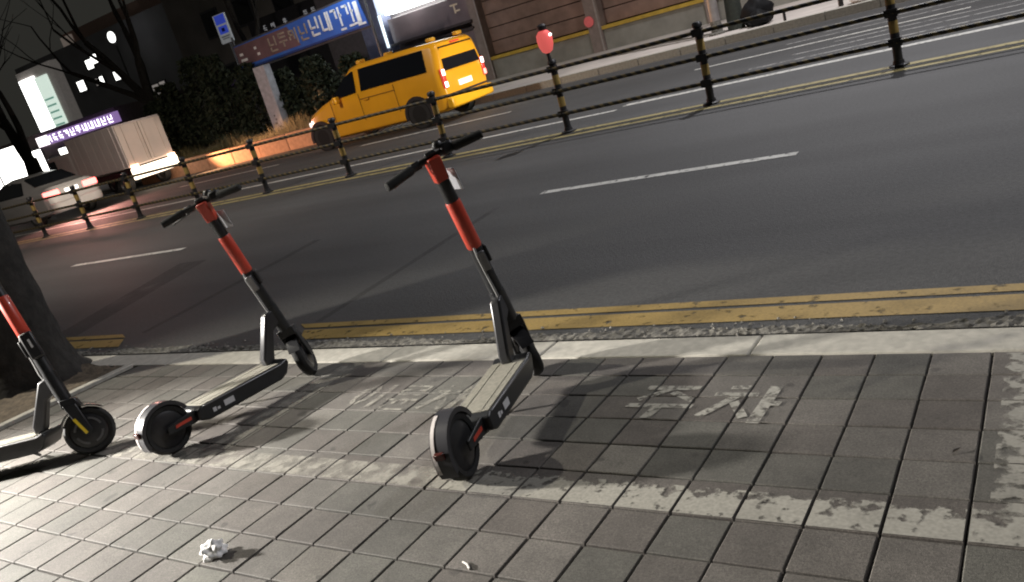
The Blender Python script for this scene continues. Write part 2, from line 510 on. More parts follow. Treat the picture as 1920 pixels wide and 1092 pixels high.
# kerb of granite stones, its top level with the tiles
kerb = MB().box((-3.5, 0.10, -0.085), (21, 0.17, 0.11)).build("kerb", M_conc, kind="structure")
kerb.location = pav.location; kerb.rotation_euler = pav.rotation_euler
ks = MB().box((0, 0, 0), (0.972, 0.196, 0.13)); ksm = ks.mesh("kerbstone"); ksm.materials.append(M_kerb)
for i in range(-9, 6):
    o = inst("kerbstone", ksm, kerb, (-1.31 + i * 0.98, 0.102, -0.063 + random.uniform(-0.002, 0.002)), (0, 0, R(random.uniform(-0.15, 0.15))))
    md = o.modifiers.new("bevel", 'BEVEL'); md.width = 0.008; md.segments = 2

# broken concrete gutter between kerb and yellow line
gut = MB(); nx, ny = 700, 7
gr = random.Random(11)
for i in range(nx + 1):
    for j in range(ny + 1):
        x = -9 + 12.5 * i / nx; y = 0.19 + (0.10 + 0.025 * math.sin(x * 3.1) + 0.02 * math.sin(x * 8.3 + 1)) * j / ny + (gr.uniform(-0.018, 0.018) if j == ny else 0)
        gut.v.append((x + gr.uniform(-.006, .006), y, (0.008 + gr.uniform(-0.006, 0.009)) if 0 < j < ny else (0.012 if j == 0 else -0.004)))
for i in range(nx):
    for j in range(ny):
        a = i * (ny + 1) + j; gut.f.append((a, a + ny + 1, a + ny + 2, a + 1))
gut.build("gutter", M_conc, kind="structure")
peb = MB()
for i in range(500):
    x = gr.uniform(-8, 3); y = min(0.36, max(0.2, gr.gauss(0.26, 0.05))); s = gr.uniform(0.003, 0.011)
    m0 = len(peb.v); peb.add([(1, 0, 0), (-1, 0.1, 0), (0, 1, 0), (0.1, -1, 0), (0, 0, .9), (0, 0, -.6)], [(0, 2, 4), (2, 1, 4), (1, 3, 4), (3, 0, 4)])
    peb.xf(Matrix.Translation((x, y, 0.008)) @ Matrix.Rotation(gr.uniform(0, 6), 4, 'Z') @ Matrix.Diagonal((s * gr.uniform(.8, 1.8), s, s, 1)), m0)
peb.build("gutter_grit", mat("grit", (0.20, 0.19, 0.17), 0.9, var=0.5, scale=60), kind="stuff")

# road paint
RZ = 0.004


def rline(x0, x1, y0, y1, m, name, s0=0.0, s1=0.0):
    return MB().sheet([(x0, y0), (x1, y0), (x1 + s1, y1), (x0 + s0, y1)], RZ).build(name, m, road)


for x0, x1, s0, s1 in ((-4.05, 6.0, -0.12, 0), (-14, -6.28, 0, -0.16)):
    rline(x0, x1, 0.352, 0.505, M_yellow_worn, "yellow_line", s0, s1)
    rline(x0 + s0 * 1.2, x1 + s1 * 1.2, 0.538, 0.612, M_yellow_worn, "yellow_line", s0, s1)
rline(-3.92, -1.52, 3.47, 3.575, M_lane_white, "lane_dash")
rline(-12.6, -9.68, 3.43, 3.535, M_lane_white, "lane_dash")
rline(4.5, 7.0, 3.47, 3.575, M_lane_white, "lane_dash")
rline(-22.0, -19.0, 3.43, 3.535, M_lane_white, "lane_dash")
rline(-60, 12, 6.55, 6.70, M_yellow_pale, "yellow_line")
rline(-60, 12, 6.84, 6.99, M_yellow_pale, "yellow_line")
rline(-60, -5.2, 8.00, 8.12, M_lane_white, "white_road_line")
rline(-5.2, 8, 8.28, 8.46, M_lane_white, "white_road_line")
for x0 in (-20.2, -13.1, -5.0, 2.4):
    rline(x0, x0 + 4.2, 10.92, 11.05, M_lane_white, "lane_dash")
rline(-4.2, 8, 13.1, 13.22, M_lane_white, "white_road_line")
M_pale_streak = paint_mat("faint_pale_streak", (0.55, 0.54, 0.52), 0.34, 0.52, 9, tr_max=0.55)  # faint pale streaks along the far lanes
for k, yy in enumerate((9.35, 9.95, 10.45, 11.6, 12.2)):
    rline(-3.6 + .5 * (k % 3), 8, yy, yy + 0.10, M_pale_streak, "white_road_line")
# faint darker bands across the near lanes
M_dark_band = paint_mat("asphalt_dark_band", (0.042, 0.042, 0.041), 0.22, 0.45, 3, tr_max=0.26, rough=0.8)
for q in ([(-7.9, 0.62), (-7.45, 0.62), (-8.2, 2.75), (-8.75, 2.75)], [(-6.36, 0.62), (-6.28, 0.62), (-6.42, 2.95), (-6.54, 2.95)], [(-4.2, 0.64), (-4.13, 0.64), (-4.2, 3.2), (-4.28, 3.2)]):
    MB().sheet(q, 0.003).build("road_dark_band", M_dark_band, road)

# far kerb and pavement
fp = MB().box((-50, 44.3, 0.04), (200, 59.4, 0.20)).build("far_pavement", mat("far_paving", (0.52, 0.47, 0.43), 0.8, var=0.14, scale=1.4, bump=0.2, bscale=30), kind="structure")
fk = MB().box((-50, 14.47, 0.03), (200, 0.2, 0.16)).build("far_kerb", M_conc, kind="structure")
fks = MB().box((0, 0, 0), (0.985, 0.24, 0.20)).mesh("kerbstone"); fks.materials.append(M_kerb)
for i in range(22):
    inst("kerbstone", fks, fk, (-15.0 + i, 14.47, 0.065))

# tree pit beside the pavement
soil = MB(); n = 40
for i in range(n + 1):
    for j in range(n + 1):
        x = -8.2 + 3.0 * i / n; y = -1.22 + 1.2 * j / n
        soil.v.append((x, y, -0.010 + random.uniform(-0.008, 0.012) + 0.05 * math.exp(-((x + 5.85) ** 2 + (y + .3) ** 2) / 0.3)))
for i in range(n):
    for j in range(n):
        a = i * (n + 1) + j; soil.f.append((a, a + n + 1, a + n + 2, a + 1))
pit = soil.build("tree_pit", M_soil, smooth=60, kind="structure")
pit.location = pav.location; pit.rotation_euler = pav.rotation_euler
e = MB().box((-5.155, -0.62, -0.02), (0.07, 1.26, 0.06)); e.build("pit_edging", M_kerb, pit, bevel=0.006)
e = MB().box((-6.7, -1.235, -0.02), (3.0, 0.07, 0.06)); e.build("pit_edging", M_kerb, pit, bevel=0.006)

# ------------------------------------------------------------------ big foreground tree
def wob(p, k): return math.sin(p * 3.1 + k) * 0.5 + math.sin(p * 7.3 + k * 2) * 0.3


def trunk_mesh(h, r, flare, n=26, rows=34, seed=1):
    mb = MB()
    for i in range(rows + 1):
        z = h * (i / rows) ** 1.3
        rr = r * (1 - 0.10 * z / h) + flare * math.exp(-z / 0.14)
        for k in range(n):
            a = 2 * math.pi * k / n
            q = rr * (1 + 0.05 * wob(z * 0.8 + a * 2, seed) + 0.03 * math.sin(a * 5 + z) + 0.22 * math.exp(-z / 0.12) * math.sin(a * 4 + seed) + 0.03 * random.uniform(-1, 1))
            mb.v.append((q * math.cos(a), q * math.sin(a), z - 0.06))
    for i in range(rows):
        for k in range(n):
            a = i * n + k; b = i * n + (k + 1) % n
            mb.f.append((a, b, b + n, a + n))
    mb.f.append(tuple(rows * n + k for k in range(n)))
    return mb


def branches(mb, p, d, r, ln, depth, rng, spread=0.55, n=5):
    pts = [Vector(p)]; rad = [r]; dd = Vector(d).normalized()
    for i in range(4):
        dd = (dd + Vector((rng.uniform(-.16, .16), rng.uniform(-.16, .16), rng.uniform(-.06, .14)))).normalized()
        pts.append(pts[-1] + dd * ln / 4); rad.append(r * (1 - 0.11 * (i + 1)))
    mb.tube(pts, rad, n, caps=False)
    if depth == 0: return
    for k in range(rng.choice((2, 3))):
        q = pts[rng.choice((2, 3, 4))] if k else pts[4]
        nd = (dd + Vector((rng.uniform(-1, 1), rng.uniform(-1, 1), rng.uniform(-.3, .6))) * spread).normalized()
        branches(mb, q, nd, rad[4] * rng.uniform(.62, .85), ln * rng.uniform(.66, .86), depth - 1, rng, spread, 4 if depth < 3 else n)


t = thing("street_tree", "thick dark tree trunk in the soil bed at the left edge of the pavement", "tree", (-5.86, -0.50, 0.12))
trunk_mesh(3.4, 0.27, 0.13).build("trunk", M_bark, t, smooth=70)
cr = MB(); rg = random.Random(5)
for k in range(4):
    a = k * 1.6 + .4
    branches(cr, (0, 0, 3.15), (math.cos(a) * .6, math.sin(a) * .6, 1), 0.13, 1.7, 3, rg)
cr.build("crown", M_bark, t)


# ------------------------------------------------------------------ electric scooters
def P2W(x, y):
    """pavement coordinates -> world"""
    return Vector((x, y * math.cos(TH) - 0.2102, 0.1117 - y * math.sin(TH)))


def scooter(label, x, y, heading, lean, steer, yellow=False, box=False, card=-14):
    RA = 0.117                                   # wheel radius
    root = thing("electric_scooter", label, "scooter", group="parked rental scooters")
    root.matrix_world = Matrix.Translation(P2W(x, y)) @ Matrix.Rotation(-TH, 4, 'X') @ Matrix.Rotation(R(heading), 4, 'Z') @ Matrix.Rotation(-R(lean), 4, 'X')

    def wheel(name, c, width, Mx=None):
        st = []
        prof = [(RA - 0.030, -width * .42), (RA - 0.012, -width * .50), (RA - 0.003, -width * .32), (RA, 0), (RA - 0.003, width * .32), (RA - 0.012, width * .50), (RA - 0.030, width * .42)]
        ty = MB().lathe(prof, 36, 'Y', c, closed=True)
        hub = MB().lathe([(0.020, -width * .5), (0.072, -width * .46), (0.086, -width * .34), (0.090, 0), (0.086, width * .34), (0.072, width * .46), (0.020, width * .5)], 30, 'Y', c)
        ring = MB()
        for sgn in (-1, 1):
            for a0 in (20, 110, 200, 290):
                ring.arc((c[0], c[1] + sgn * width * .47, c[2]), 0.056, 0.066, -0.002, 0.002, a0, a0 + 62, 6)
        bolt = MB().lathe([(0.014, -width * .5 - .012), (0.014, width * .5 + .012)], 10, 'Y', c)
        if Mx is not None:
            for q in (ty, hub, ring, bolt): q.xf(Mx)
        o = ty.build(name, M_rubber, root, smooth=50)
        hub.build("hub", M_black, o, smooth=30)
        if Mx is not None: ring.build("rim_ring", M_grey_metal, o); bolt.build("axle", M_frame, o, smooth=30)
        return o
    wheel("rear_wheel", (0, 0, RA), 0.056)
    # rear mudguard with a tail reflector
    fd = MB().arc((0, 0, RA), 0.125, 0.130, -0.031, 0.031, 28, 205, 22)
    for sg in (-1, 1): fd.arc((0, 0, RA), 0.112, 0.130, sg * 0.031 - 0.002, sg * 0.031 + 0.002, 28, 200, 20)
    f = fd.build("mudguard", mat("mudguard_plastic", (0.035, 0.035, 0.04), 0.30, var=0.1), root, smooth=40)
    MB().box((-0.131, 0, RA + 0.032), (0.016, 0.036, 0.026), Matrix.Rotation(R(-14), 3, 'Y')).build("tail_reflector", mat("dark_red_lens", (0.05, 0.012, 0.010), 0.2), f, bevel=0.003)
    MB().arc((0, 0, RA), 0.1303, 0.132, 0.016, 0.0295, 100, 195, 12).build("lit_band", mat("painted_lit_band", (0.60, 0.56, 0.54), 0.35), f)  # lamp light on the mudguard's rear arc put in as a pale strip
    for sg in (-1, 1):
        a = MB().prism([(-0.02, RA - 0.018), (-0.02, RA + 0.018), (0.10, 0.150), (0.17, 0.150), (0.17, 0.095), (0.10, 0.092)], sg * 0.046, sg * 0.056)
        o = a.build("rear_arm", M_frame, root, bevel=0.003)
        MB().prism([(0.015, RA - 0.004), (0.02, RA + 0.010), (0.10, 0.130), (0.10, 0.115)], sg * 0.0562, sg * 0.0575).build("red_stripe", M_red, o)
    # deck
    dk = MB(); W = 0.083
    prof = [(0.125, 0.096), (0.125, 0.146), (0.15, 0.156), (0.62, 0.160), (0.660, 0.172), (0.672, 0.150), (0.640, 0.098), (0.60, 0.080), (0.17, 0.078)]
    dk.prism(prof, -W, W)
    d = dk.build("deck", M_frame, root, bevel=0.008)
    mt = MB().box((0.385, 0, 0.1595), (0.455, 0.150, 0.005), Matrix.Rotation(R(-0.5), 3, 'Y'))
    mtt = mt.build("deck_mat", M_deckmat, root, bevel=0.002)
    rb = MB()
    for yy in (-0.040, 0.040): rb.box((0.385, yy, 0.1625), (0.44, 0.010, 0.002), Matrix.Rotation(R(-0.5), 3, 'Y'))
    rb.build("mat_ridges", M_deckmat, mtt)
    for sg in (-1, 1):
        lg = MB()
        for (x0, x1, z0, z1) in ((0.262, 0.318, 0.104, 0.132), (0.198, 0.216, 0.104, 0.124), (0.222, 0.236, 0.106, 0.118)):
            lg.box(((x0 + x1) / 2, sg * (W + 0.0012), (z0 + z1) / 2), (x1 - x0, 0.0012, z1 - z0))
        lg.build("side_print", M_white_print, d)
        MB().box((0.39, sg * (W - 0.002), 0.153), (0.46, 0.010, 0.006)).build("edge_trim", M_grey_metal, d, bevel=0.002)
    # kickstand on the left
    zt = math.tan(R(lean))
    MB().tube([(0.47, 0.055, 0.085), (0.47, 0.075, 0.07), (0.455, 0.155, 0.155 * zt + 0.008)], 0.008, 8).build("kickstand", M_frame, root, smooth=40)
    # neck that rises from the deck nose to the steering tube
    k = -0.26
    S = lambda z: 0.815 + k * (z - RA)
    nk = MB().prism([(0.585, 0.158), (0.580, 0.20), (0.676, 0.405), (S(0.41), 0.425), (S(0.345), 0.345), (0.690, 0.310), (0.638, 0.168)], -0.024, 0.024)
    nk.build("neck", mat("neck_metal", (0.045, 0.045, 0.048), 0.30, 0.3), root, bevel=0.010, seg=3)
    MB().tube([(S(0.295), 0, 0.295), (S(0.435), 0, 0.435)], 0.033, 16).build("head_tube", M_frame, root, smooth=40)
    # ---- steering assembly, turned about the stem axis
    ax = Vector((k, 0, 1)).normalized(); o0 = Vector((S(0.3), 0, 0.3))
    Mx = Matrix.Translation(o0) @ Matrix.Rotation(R(steer), 4, ax) @ Matrix.Translation(-o0)
    c = (0.838, 0, RA)
    wheel("front_wheel", c, 0.052, Mx)
    fk_ = MB()
    fk_.prism([(S(0.27) - 0.030, 0.292), (S(0.27) + 0.040, 0.292), (S(0.27) + 0.062, 0.246), (S(0.27) - 0.024, 0.246)], -0.044, 0.044)
    for sg in (-1, 1):
        fk_.prism([(S(0.25) - 0.026, 0.262), (S(0.25) + 0.034, 0.262), (c[0] + 0.020, RA + 0.004), (c[0] + 0.006, RA - 0.022), (c[0] - 0.018, RA - 0.010)], sg * 0.034, sg * 0.047)
    fk_.xf(Mx); fo = fk_.build("fork", M_frame, root, bevel=0.004)
    if yellow:
        for sg in (-1, 1):
            MB().bar((0.790, sg * 0.0482, 0.190), (0.832, sg * 0.0482, 0.108), 0.0014, 0.014).xf(Mx).build("yellow_sticker", M_yellow_stk, fo)
    ff = MB().arc((c[0], 0, RA), 0.124, 0.128, -0.030, 0.030, 52, 158, 14)
    ff.xf(Mx); ff.build("front_mudguard", M_black, root, smooth=40)
    MB().tube([Mx @ Vector((S(z), 0, z)) for z in (0.29, 0.44, 0.62, 0.642)], [0.031, 0.030, 0.0285, 0.0285], 16).build("lower_stem", M_frame, root, smooth=40)
    rs = MB().tube([Mx @ Vector((S(z), 0, z)) for z in (0.640, 0.644, 0.841, 0.845)], [0.0290, 0.0310, 0.0310, 0.0290], 16).build("red_sleeve", M_red, root, smooth=40)
    MB().tube([Mx @ Vector((S(z), 0, z)) for z in (0.844, 0.935)], 0.028, 16).build("upper_stem", M_black, root, smooth=40)
    hd = MB().prism([(S(0.93) - 0.026, 0.926), (S(0.93) + 0.028, 0.932), (S(1.02) + 0.042, 1.012), (S(1.02) + 0.020, 1.036), (S(1.02) - 0.040, 1.022)], -0.027, 0.027)
    hd.xf(Mx); h = hd.build("stem_head", M_red, root, bevel=0.008, seg=3)
    MB().box((S(1.03), 0, 1.038), (0.052, 0.044, 0.016), Matrix.Rotation(R(16), 3, 'Y')).xf(Mx).build("display", M_black, h, bevel=0.004)
    MB().lathe([(0.015, -.008), (0.017, 0), (0.015, 0.01)], 14, 'X', (S(.98) + 0.042, 0, 0.985)).xf(Mx).build("headlight", mat("clear_lens", (0.5, 0.5, 0.52), 0.15), h, smooth=40)
    # latch, cable
    MB().box((S(0.575) - 0.034, 0, 0.575), (0.022, 0.030, 0.085), Matrix.Rotation(R(-14.5), 3, 'Y')).xf(Mx).build("folding_latch", M_grey_metal if not box else M_black, root, bevel=0.004)
    cbp = [(S(0.64) - 0.028, 0.012, 0.64), (S(0.60) - 0.040, 0.018, 0.60), (S(0.52) - 0.036, 0.016, 0.52), (S(0.44) - 0.040, 0.014, 0.44), (S(0.40) - 0.034, 0.012, 0.40)]
    MB().tube([Mx @ Vector(p) for p in cbp], 0.005, 8).build("cable", mat("cable_sleeve", (0.35, 0.35, 0.35), 0.3), root, smooth=50)
    if box:
        lb = MB().box((S(0.575) + 0.004, -0.034, 0.585), (0.058, 0.036, 0.135), Matrix.Rotation(R(-14.5), 3, 'Y')).xf(Mx).build("lock_box", M_black, root, bevel=0.008)
        MB().box((S(0.575) + 0.004, -0.0535, 0.595), (0.010, 0.001, 0.044), Matrix.Rotation(R(-14.5), 3, 'Y')).xf(Mx).build("box_print", M_white_print, lb)
    else:
        MB().box((S(0.60) + 0.004, -0.033, 0.595), (0.040, 0.014, 0.075), Matrix.Rotation(R(-14.5), 3, 'Y')).xf(Mx).build("lock_box", M_black, root, bevel=0.005)
    if not box: MB().box((S(0.92) + 0.016, -0.048, 0.915), (0.060, 0.003, 0.092), Matrix.Rotation(R(-14), 3, 'Y') @ Matrix.Rotation(R(card), 3, 'Z')).xf(Mx).build("tag_card", M_tag, root, bevel=0.001)
    # handlebar
    zb, xb = 1.022, S(1.022)
    hb = MB().tube([Mx @ Vector(p) for p in ((xb - .035, 0.202, zb - .008), (xb - .012, 0.10, zb + .004), (xb, 0, zb + .006), (xb - .012, -0.10, zb + .004), (xb - .035, -0.202, zb - .008))], 0.0125, 12)
    hbo = hb.build("handlebar", M_black, root, smooth=40)
    for sg in (-1, 1):
        g = MB().tube([Mx @ Vector(p) for p in ((xb - .017, sg * 0.092, zb + .002), (xb - .019, sg * 0.098, zb + .001), (xb - .036, sg * 0.206, zb - .009), (xb - .037, sg * 0.210, zb - .009))], [0.017, 0.0185, 0.0175, 0.013], 14)
        g.build("grip", M_rubber, hbo, smooth=40)
    MB().tube([Mx @ Vector(p) for p in ((xb + .010, 0.070, zb), (xb + .035, 0.090, zb - .010), (xb + .020, 0.180, zb - .026))], [0.010, 0.007, 0.005], 8).build("brake_lever", M_grey_metal, hbo, smooth=40)
    MB().box((xb + .006, 0.068, zb + .004), (0.042, 0.040, 0.034)).xf(Mx).build("lever_clamp", M_black, hbo, bevel=0.006)
    MB().box((xb + .004, -0.072, zb + .010), (0.054, 0.052, 0.046)).xf(Mx).build("throttle", M_black, hbo, bevel=0.010)
    MB().lathe([(0.006, -0.012), (0.020, -0.008), (0.022, 0.004), (0.014, 0.016), (0.003, 0.019)], 16, 'Z', (xb + .004, -0.045, zb + .034)).xf(Mx).build("bell", M_black, hbo, smooth=50)
    return root


scooter("red and black electric scooter nearest the camera, standing beside the worn bay letters", -1.492, -0.982, 104.3, 5.0, 40, card=22)
scooter("middle red and black electric scooter with a pale tag, front wheel at the kerb", -3.183, -0.992, 86.6, 2.5, 42, card=48)
scooter("red and black electric scooter before the tree trunk, yellow sticker on its fork", -4.458, -1.515, 33.0, 8.0, 24, yellow=True, box=True)

# litter
tis = bmesh.new(); bmesh.ops.create_icosphere(tis, subdivisions=4, radius=0.032)
rg = random.Random(2)
for v in tis.verts:
    n_ = math.sin(v.co.x * 190 + 1) * math.cos(v.co.y * 170) * 0.35 + math.sin(v.co.z * 230 + v.co.x * 120) * 0.3 + rg.uniform(-.05, .05)
    v.co *= 1 + n_; v.co.z = max(v.co.z * 0.85, -0.02)
me = bpy.data.meshes.new("crumpled_tissue"); tis.to_mesh(me); tis.free(); me.polygons.foreach_set("use_smooth", [True] * len(me.polygons)); me.materials.append(mat("white_tissue", (0.92, 0.92, 0.92), 0.9, var=0.02))
o = inst("crumpled_tissue", me, None, P2W(-2.135, -1.565) + Vector((0, 0, 0.019)), (0, 0.1, 0.5))
tag(o, "crumpled white tissue lying on the paving tiles near the bottom edge", "litter")
o = MB().tube([(0, 0, 0), (0.022, 0.006, 0.001), (0.045, 0.004, 0)], [0.003, 0.0035, 0.003], 6).build("cigarette_butt", mat("butt_paper", (0.6, 0.58, 0.54), 0.8))
o.location = P2W(-1.21, -1.41) + Vector((0, 0, 0.004)); o.rotation_euler = (0, 0, R(-35))
tag(o, "pale cigarette butt on a tile below the nearest scooter", "litter")

lf = MB().add([(0, 0, 0), (.022, .012, .006), (.05, .002, .002), (.024, -.014, .007), (.068, .004, .004)], [(0, 1, 2), (0, 2, 3), (1, 4, 2), (2, 4, 3)]).build("fallen_leaf", mat("rotten_leaf", (0.03, .022, .014), .8))
lf.location = P2W(-0.06, -0.683) + Vector((0, 0, .004)); lf.rotation_euler = (0, 0, .9); lf.scale = (.5, .5, .5)
tag(lf, "small dark fallen leaf on a tile near the right edge of the painted bay", "leaf")

# ------------------------------------------------------------------ median fence, black and yellow
M_pole = mat("fence_black", (0.016, 0.016, 0.018), 0.45, var=0.3, scale=10)
M_band = mat("fence_yellow_band", (0.29, 0.20, 0.058), 0.5, var=0.25, scale=12)
M_rail = stripe_mat("fence_stripes", (0.012, 0.011, 0.010), (0.12, 0.090, 0.034), 0.135, 1.0)
FY = 6.9
fence = thing("median_fence", "black and yellow striped railing between the two directions of the road", "fence", (-10, FY, 0))
posts = [0.9, -1.22, -3.34, -5.40, -7.50, -9.62, -11.76, -13.84, -15.85, -17.9, -19.95, -22.0, -24.1, -26.2]
pm = MB().tube([(0, 0, 0.0), (0, 0, 0.93)], 0.047, 14).mesh("post", 40); pm.materials.append(M_pole)
capm = MB().lathe([(0.050, 0.93), (0.062, 0.94), (0.062, 0.975), (0.045, 0.995), (0.01, 1.0)], 14, 'Z').mesh("cap", 40); capm.materials.append(M_pole)
basem = MB().lathe([(0.105, 0.0), (0.105, 0.018), (0.062, 0.03), (0.055, 0.07)], 16, 'Z').mesh("base_plate", 40); basem.materials.append(M_pole)
bandm = [MB().lathe([(0.0485, z0), (0.0485, z1)], 14, 'Z').mesh("band", 40) for z0, z1 in ((0.66, 0.79), (0.36, 0.49))]
for b_ in bandm: b_.materials.append(M_band)
clm = MB().box((0, -0.035, 0), (0.13, 0.07, 0.085)).mesh("rail_clamp"); clm.materials.append(M_pole)
for i, x in enumerate(posts):
    jy = random.uniform(-0.03, 0.03)
    p = inst("post", pm, fence, (x + 10, jy, 0), (R(random.uniform(-1, 1)), R(random.uniform(-1, 1)), 0))
    for nm, q in (("cap", capm), ("base_plate", basem), ("band", bandm[0]), ("band", bandm[1])):
        inst(nm, q, p)
    for z in (0.875, 0.575, 0.265): inst("rail_clamp", clm, p, (0, 0, z))
for i in range(len(posts) - 1):
    x0, x1 = posts[i + 1], posts[i]; L_ = x0 - x1
    for z in (0.875, 0.575, 0.265):
        ln = abs(x1 - x0) - 0.02
        mb = MB().tube([(-ln / 2, 0, 0), (0, 0, 0), (ln / 2, 0, 0)], 0.025, 12)
        o = mb.build("rail", M_rail, fence, smooth=40); o.location = ((x0 + x1) / 2 + 10, -0.045, z)

wl = thing("warning_lamp", "red warning lamp with a black cap standing on a fence post", "warning light", (-5.40, FY, 1.0))
MB().tube([(0, 0, -0.02), (-.01, 0, 0.12)], [0.03, 0.022], 10).build("stem", M_pole, wl, smooth=40)
MB().lathe([(0.03, 0.09), (0.07, 0.115), (0.10, 0.19), (0.108, 0.27), (0.10, 0.34), (0.06, 0.385), (0.03, 0.39)], 20, 'Z').build("lens", mat("red_lens", (0.55, 0.05, 0.05), 0.7, emit=(1, 0.17, 0.15), es=0.55), wl, smooth=50)
MB().lathe([(0.035, 0.385), (0.06, 0.40), (0.062, 0.45), (0.03, 0.475)], 16, 'Z').build("cap", M_pole, wl, smooth=40)
MB().lathe([(0.004, 0), (0.02, .004), (0.02, .018), (.004, .022)], 10, 'Y', (0.118, -0.045, 0.315)).build("painted_glint", mat("glint_white", (0.9, 0.9, 0.9), 0.3, emit=(1, 1, 0.95), es=3.0), wl)  # bright glint on the lens put in as a small glowing disc


# ------------------------------------------------------------------ vehicles
def loft(st, closed_ends=True):
    """st = [(x, zb, zbelt, ztop, wb, wbelt, wtop)]"""
    mb = MB(); rings = []
    for x, zb, zm, zt, wb_, wm, wt in st:
        r_ = [(wb_ * .9, zb), (wb_, zb + 0.05), (wm, zb + (zm - zb) * .55), (wm * .985, zm), (wt, zt - min(.07, (zt - zm) * .3)), (wt - .10, zt)]
        ring = [(x, y, z) for y, z in r_] + [(x, -y, z) for y, z in reversed(r_)]
        rings.append(ring); mb.v += ring
    n = 12
    for i in range(len(st) - 1):
        for k in range(n):
            a = i * n + k; b = i * n + (k + 1) % n
            mb.f.append((a, b, b + n, a + n))
    mb.f.append(tuple(range(n))); mb.f.append(tuple((len(st) - 1) * n + k for k in range(n)))
    return mb


def road_wheel(parent, x, y, r, w_=0.2):
    t_ = MB().lathe([(r * .62, -w_ / 2), (r * .93, -w_ / 2), (r, -w_ * .35), (r, w_ * .35), (r * .93, w_ / 2), (r * .62, w_ / 2)], 28, 'Y', (x, y, r), closed=True).build("wheel", M_rubber, parent, smooth=40)
    rim = MB().lathe([(r * .1, -w_ * .42), (r * .5, -w_ * .30), (r * .62, -w_ * .46), (r * .62, w_ * .46), (r * .5, w_ * .30), (r * .1, w_ * .42)], 24, 'Y', (x, y, r))
    rim.build("rim", M_chrome, t_)


VAN_Y = (0.78, 0.355, 0.012)
M_vy = mat("van_yellow", VAN_Y, 0.32, var=0.05, scale=3, coat=0.4)
van = thing("yellow_van", "yellow school van driving left along the far lane, four amber lamps on its roof", "van", (-10.85, 12.5, 0), (0, 0, math.pi))
st = [(-0.03, .34, 1.02, 1.50, .78, .82, .70), (0.03, .27, 1.08, 1.66, .84, .87, .74), (0.16, .24, 1.12, 1.715, .87, .89, .77), (0.9, .22, 1.13, 1.745, .88, .90, .78), (2.3, .21, 1.13, 1.750, .88, .90, .78),
      (2.62, .21, 1.12, 1.70, .88, .90, .77), (3.0, .21, 1.10, 1.45, .88, .895, .77), (3.38, .21, 1.07, 1.17, .88, .885, .78), (3.9, .23, .93, 1.04, .86, .86, .76), (4.25, .25, .82, .92, .82, .82, .72), (4.44, .30, .70, .74, .74, .74, .64)]
loft(st).build("body", M_vy, van, smooth=38, bevel=0.02)


def side_panel(name, pts, y_of, m, parent, off=0.012, th=0.02):
    for sg in (1, -1):
        mb = MB(); n = len(pts)
        vs = [(x, sg * (y_of(z) + off), z) for x, z in pts] + [(x, sg * (y_of(z) + off - th), z) for x, z in pts]
        mb.add(vs, [tuple(range(n)), tuple(reversed(range(n, 2 * n)))] + [(i, i + n, (i + 1) % n + n, (i + 1) % n) for i in range(n)])
        mb.build(name, m, parent)


vy = lambda z: 0.888 if z < 1.13 else 0.888 - (z - 1.13) * 0.205
side_panel("side_window", [(0.30, 1.16), (2.30, 1.15), (2.28, 1.64), (0.34, 1.63)], vy, M_glass, van)
side_panel("front_door_window", [(2.46, 1.15), (3.28, 1.12), (2.80, 1.52), (2.52, 1.63), (2.46, 1.63)], vy, M_glass, van)
# windscreen and rear window
MB().add([(2.70, -.66, 1.655), (2.70, .66, 1.655), (3.36, .70, 1.205), (3.36, -.70, 1.205), (2.66, -.66, 1.60), (2.66, .66, 1.60), (3.30, .70, 1.16), (3.30, -.70, 1.16)],
         [(0, 1, 2, 3), (4, 7, 6, 5), (0, 4, 5, 1), (1, 5, 6, 2), (2, 6, 7, 3), (3, 7, 4, 0)]).build("windscreen", M_glass, van)
MB().add([(-.058, -.70, 1.08), (-.058, .70, 1.08), (-.002, .64, 1.60), (-.002, -.64, 1.60), (.05, -.70, 1.08), (.05, .70, 1.08), (0.09, .64, 1.60), (0.09, -.64, 1.60)],
         [(0, 1, 2, 3), (4, 7, 6, 5), (0, 4, 5, 1), (1, 5, 6, 2), (2, 6, 7, 3), (3, 7, 4, 0)]).build("rear_window", M_glass, van)
bp = MB().box((-0.05, 0, .40), (0.16, 1.68, .24)).build("rear_bumper", mat("bumper_yellow", (0.78, 0.40, 0.014), 0.3, var=0.05), van, bevel=0.04, seg=3)
MB().box((4.40, 0, .40), (0.18, 1.44, .22)).build("front_bumper", M_vy, van, bevel=0.04, seg=3)
MB().box((-0.045, 0, .565), (0.05, 1.55, .045)).build("rear_strip", M_black, van)
M_tl = mat("tail_lamp_lit", (0.5, 0.02, 0.02), 0.3, emit=(1.0, 0.30, 0.24), es=3.2)
M_tld = mat("tail_lamp_red", (0.45, 0.02, 0.02), 0.25, emit=(1.0, 0.10, 0.06), es=0.5)
M_bl = mat("brake_lamp_hot", (0.6, 0.2, 0.2), 0.3, emit=(1.0, 0.72, 0.66), es=5.0)
for sg in (-1, 1):
    tl = MB().box((-0.03, sg * .785, .93), (0.07, .12, .42)).build("tail_lamp", M_tld, van, bevel=0.02)
    MB().box((-0.06, sg * .785, 1.06), (0.03, .10, .13)).build("lamp_bulb", M_bl, tl, bevel=0.008)
    MB().box((-0.06, sg * .785, .80), (0.03, .10, .12)).build("lamp_bulb", M_bl if sg > 0 else M_tl, tl, bevel=0.008)
    hl = MB().box((4.28, sg * .66, .68), (0.26, .26, .13)).build("headlamp", mat("headlamp_lens", (0.6, .6, .6), 0.1, emit=(1, .86, .8), es=1.2), van, bevel=0.03)
    mr_ = MB().box((3.05, sg * 1.0, 1.10), (0.10, .18, .16)).build("mirror", M_vy, van, bevel=0.03)
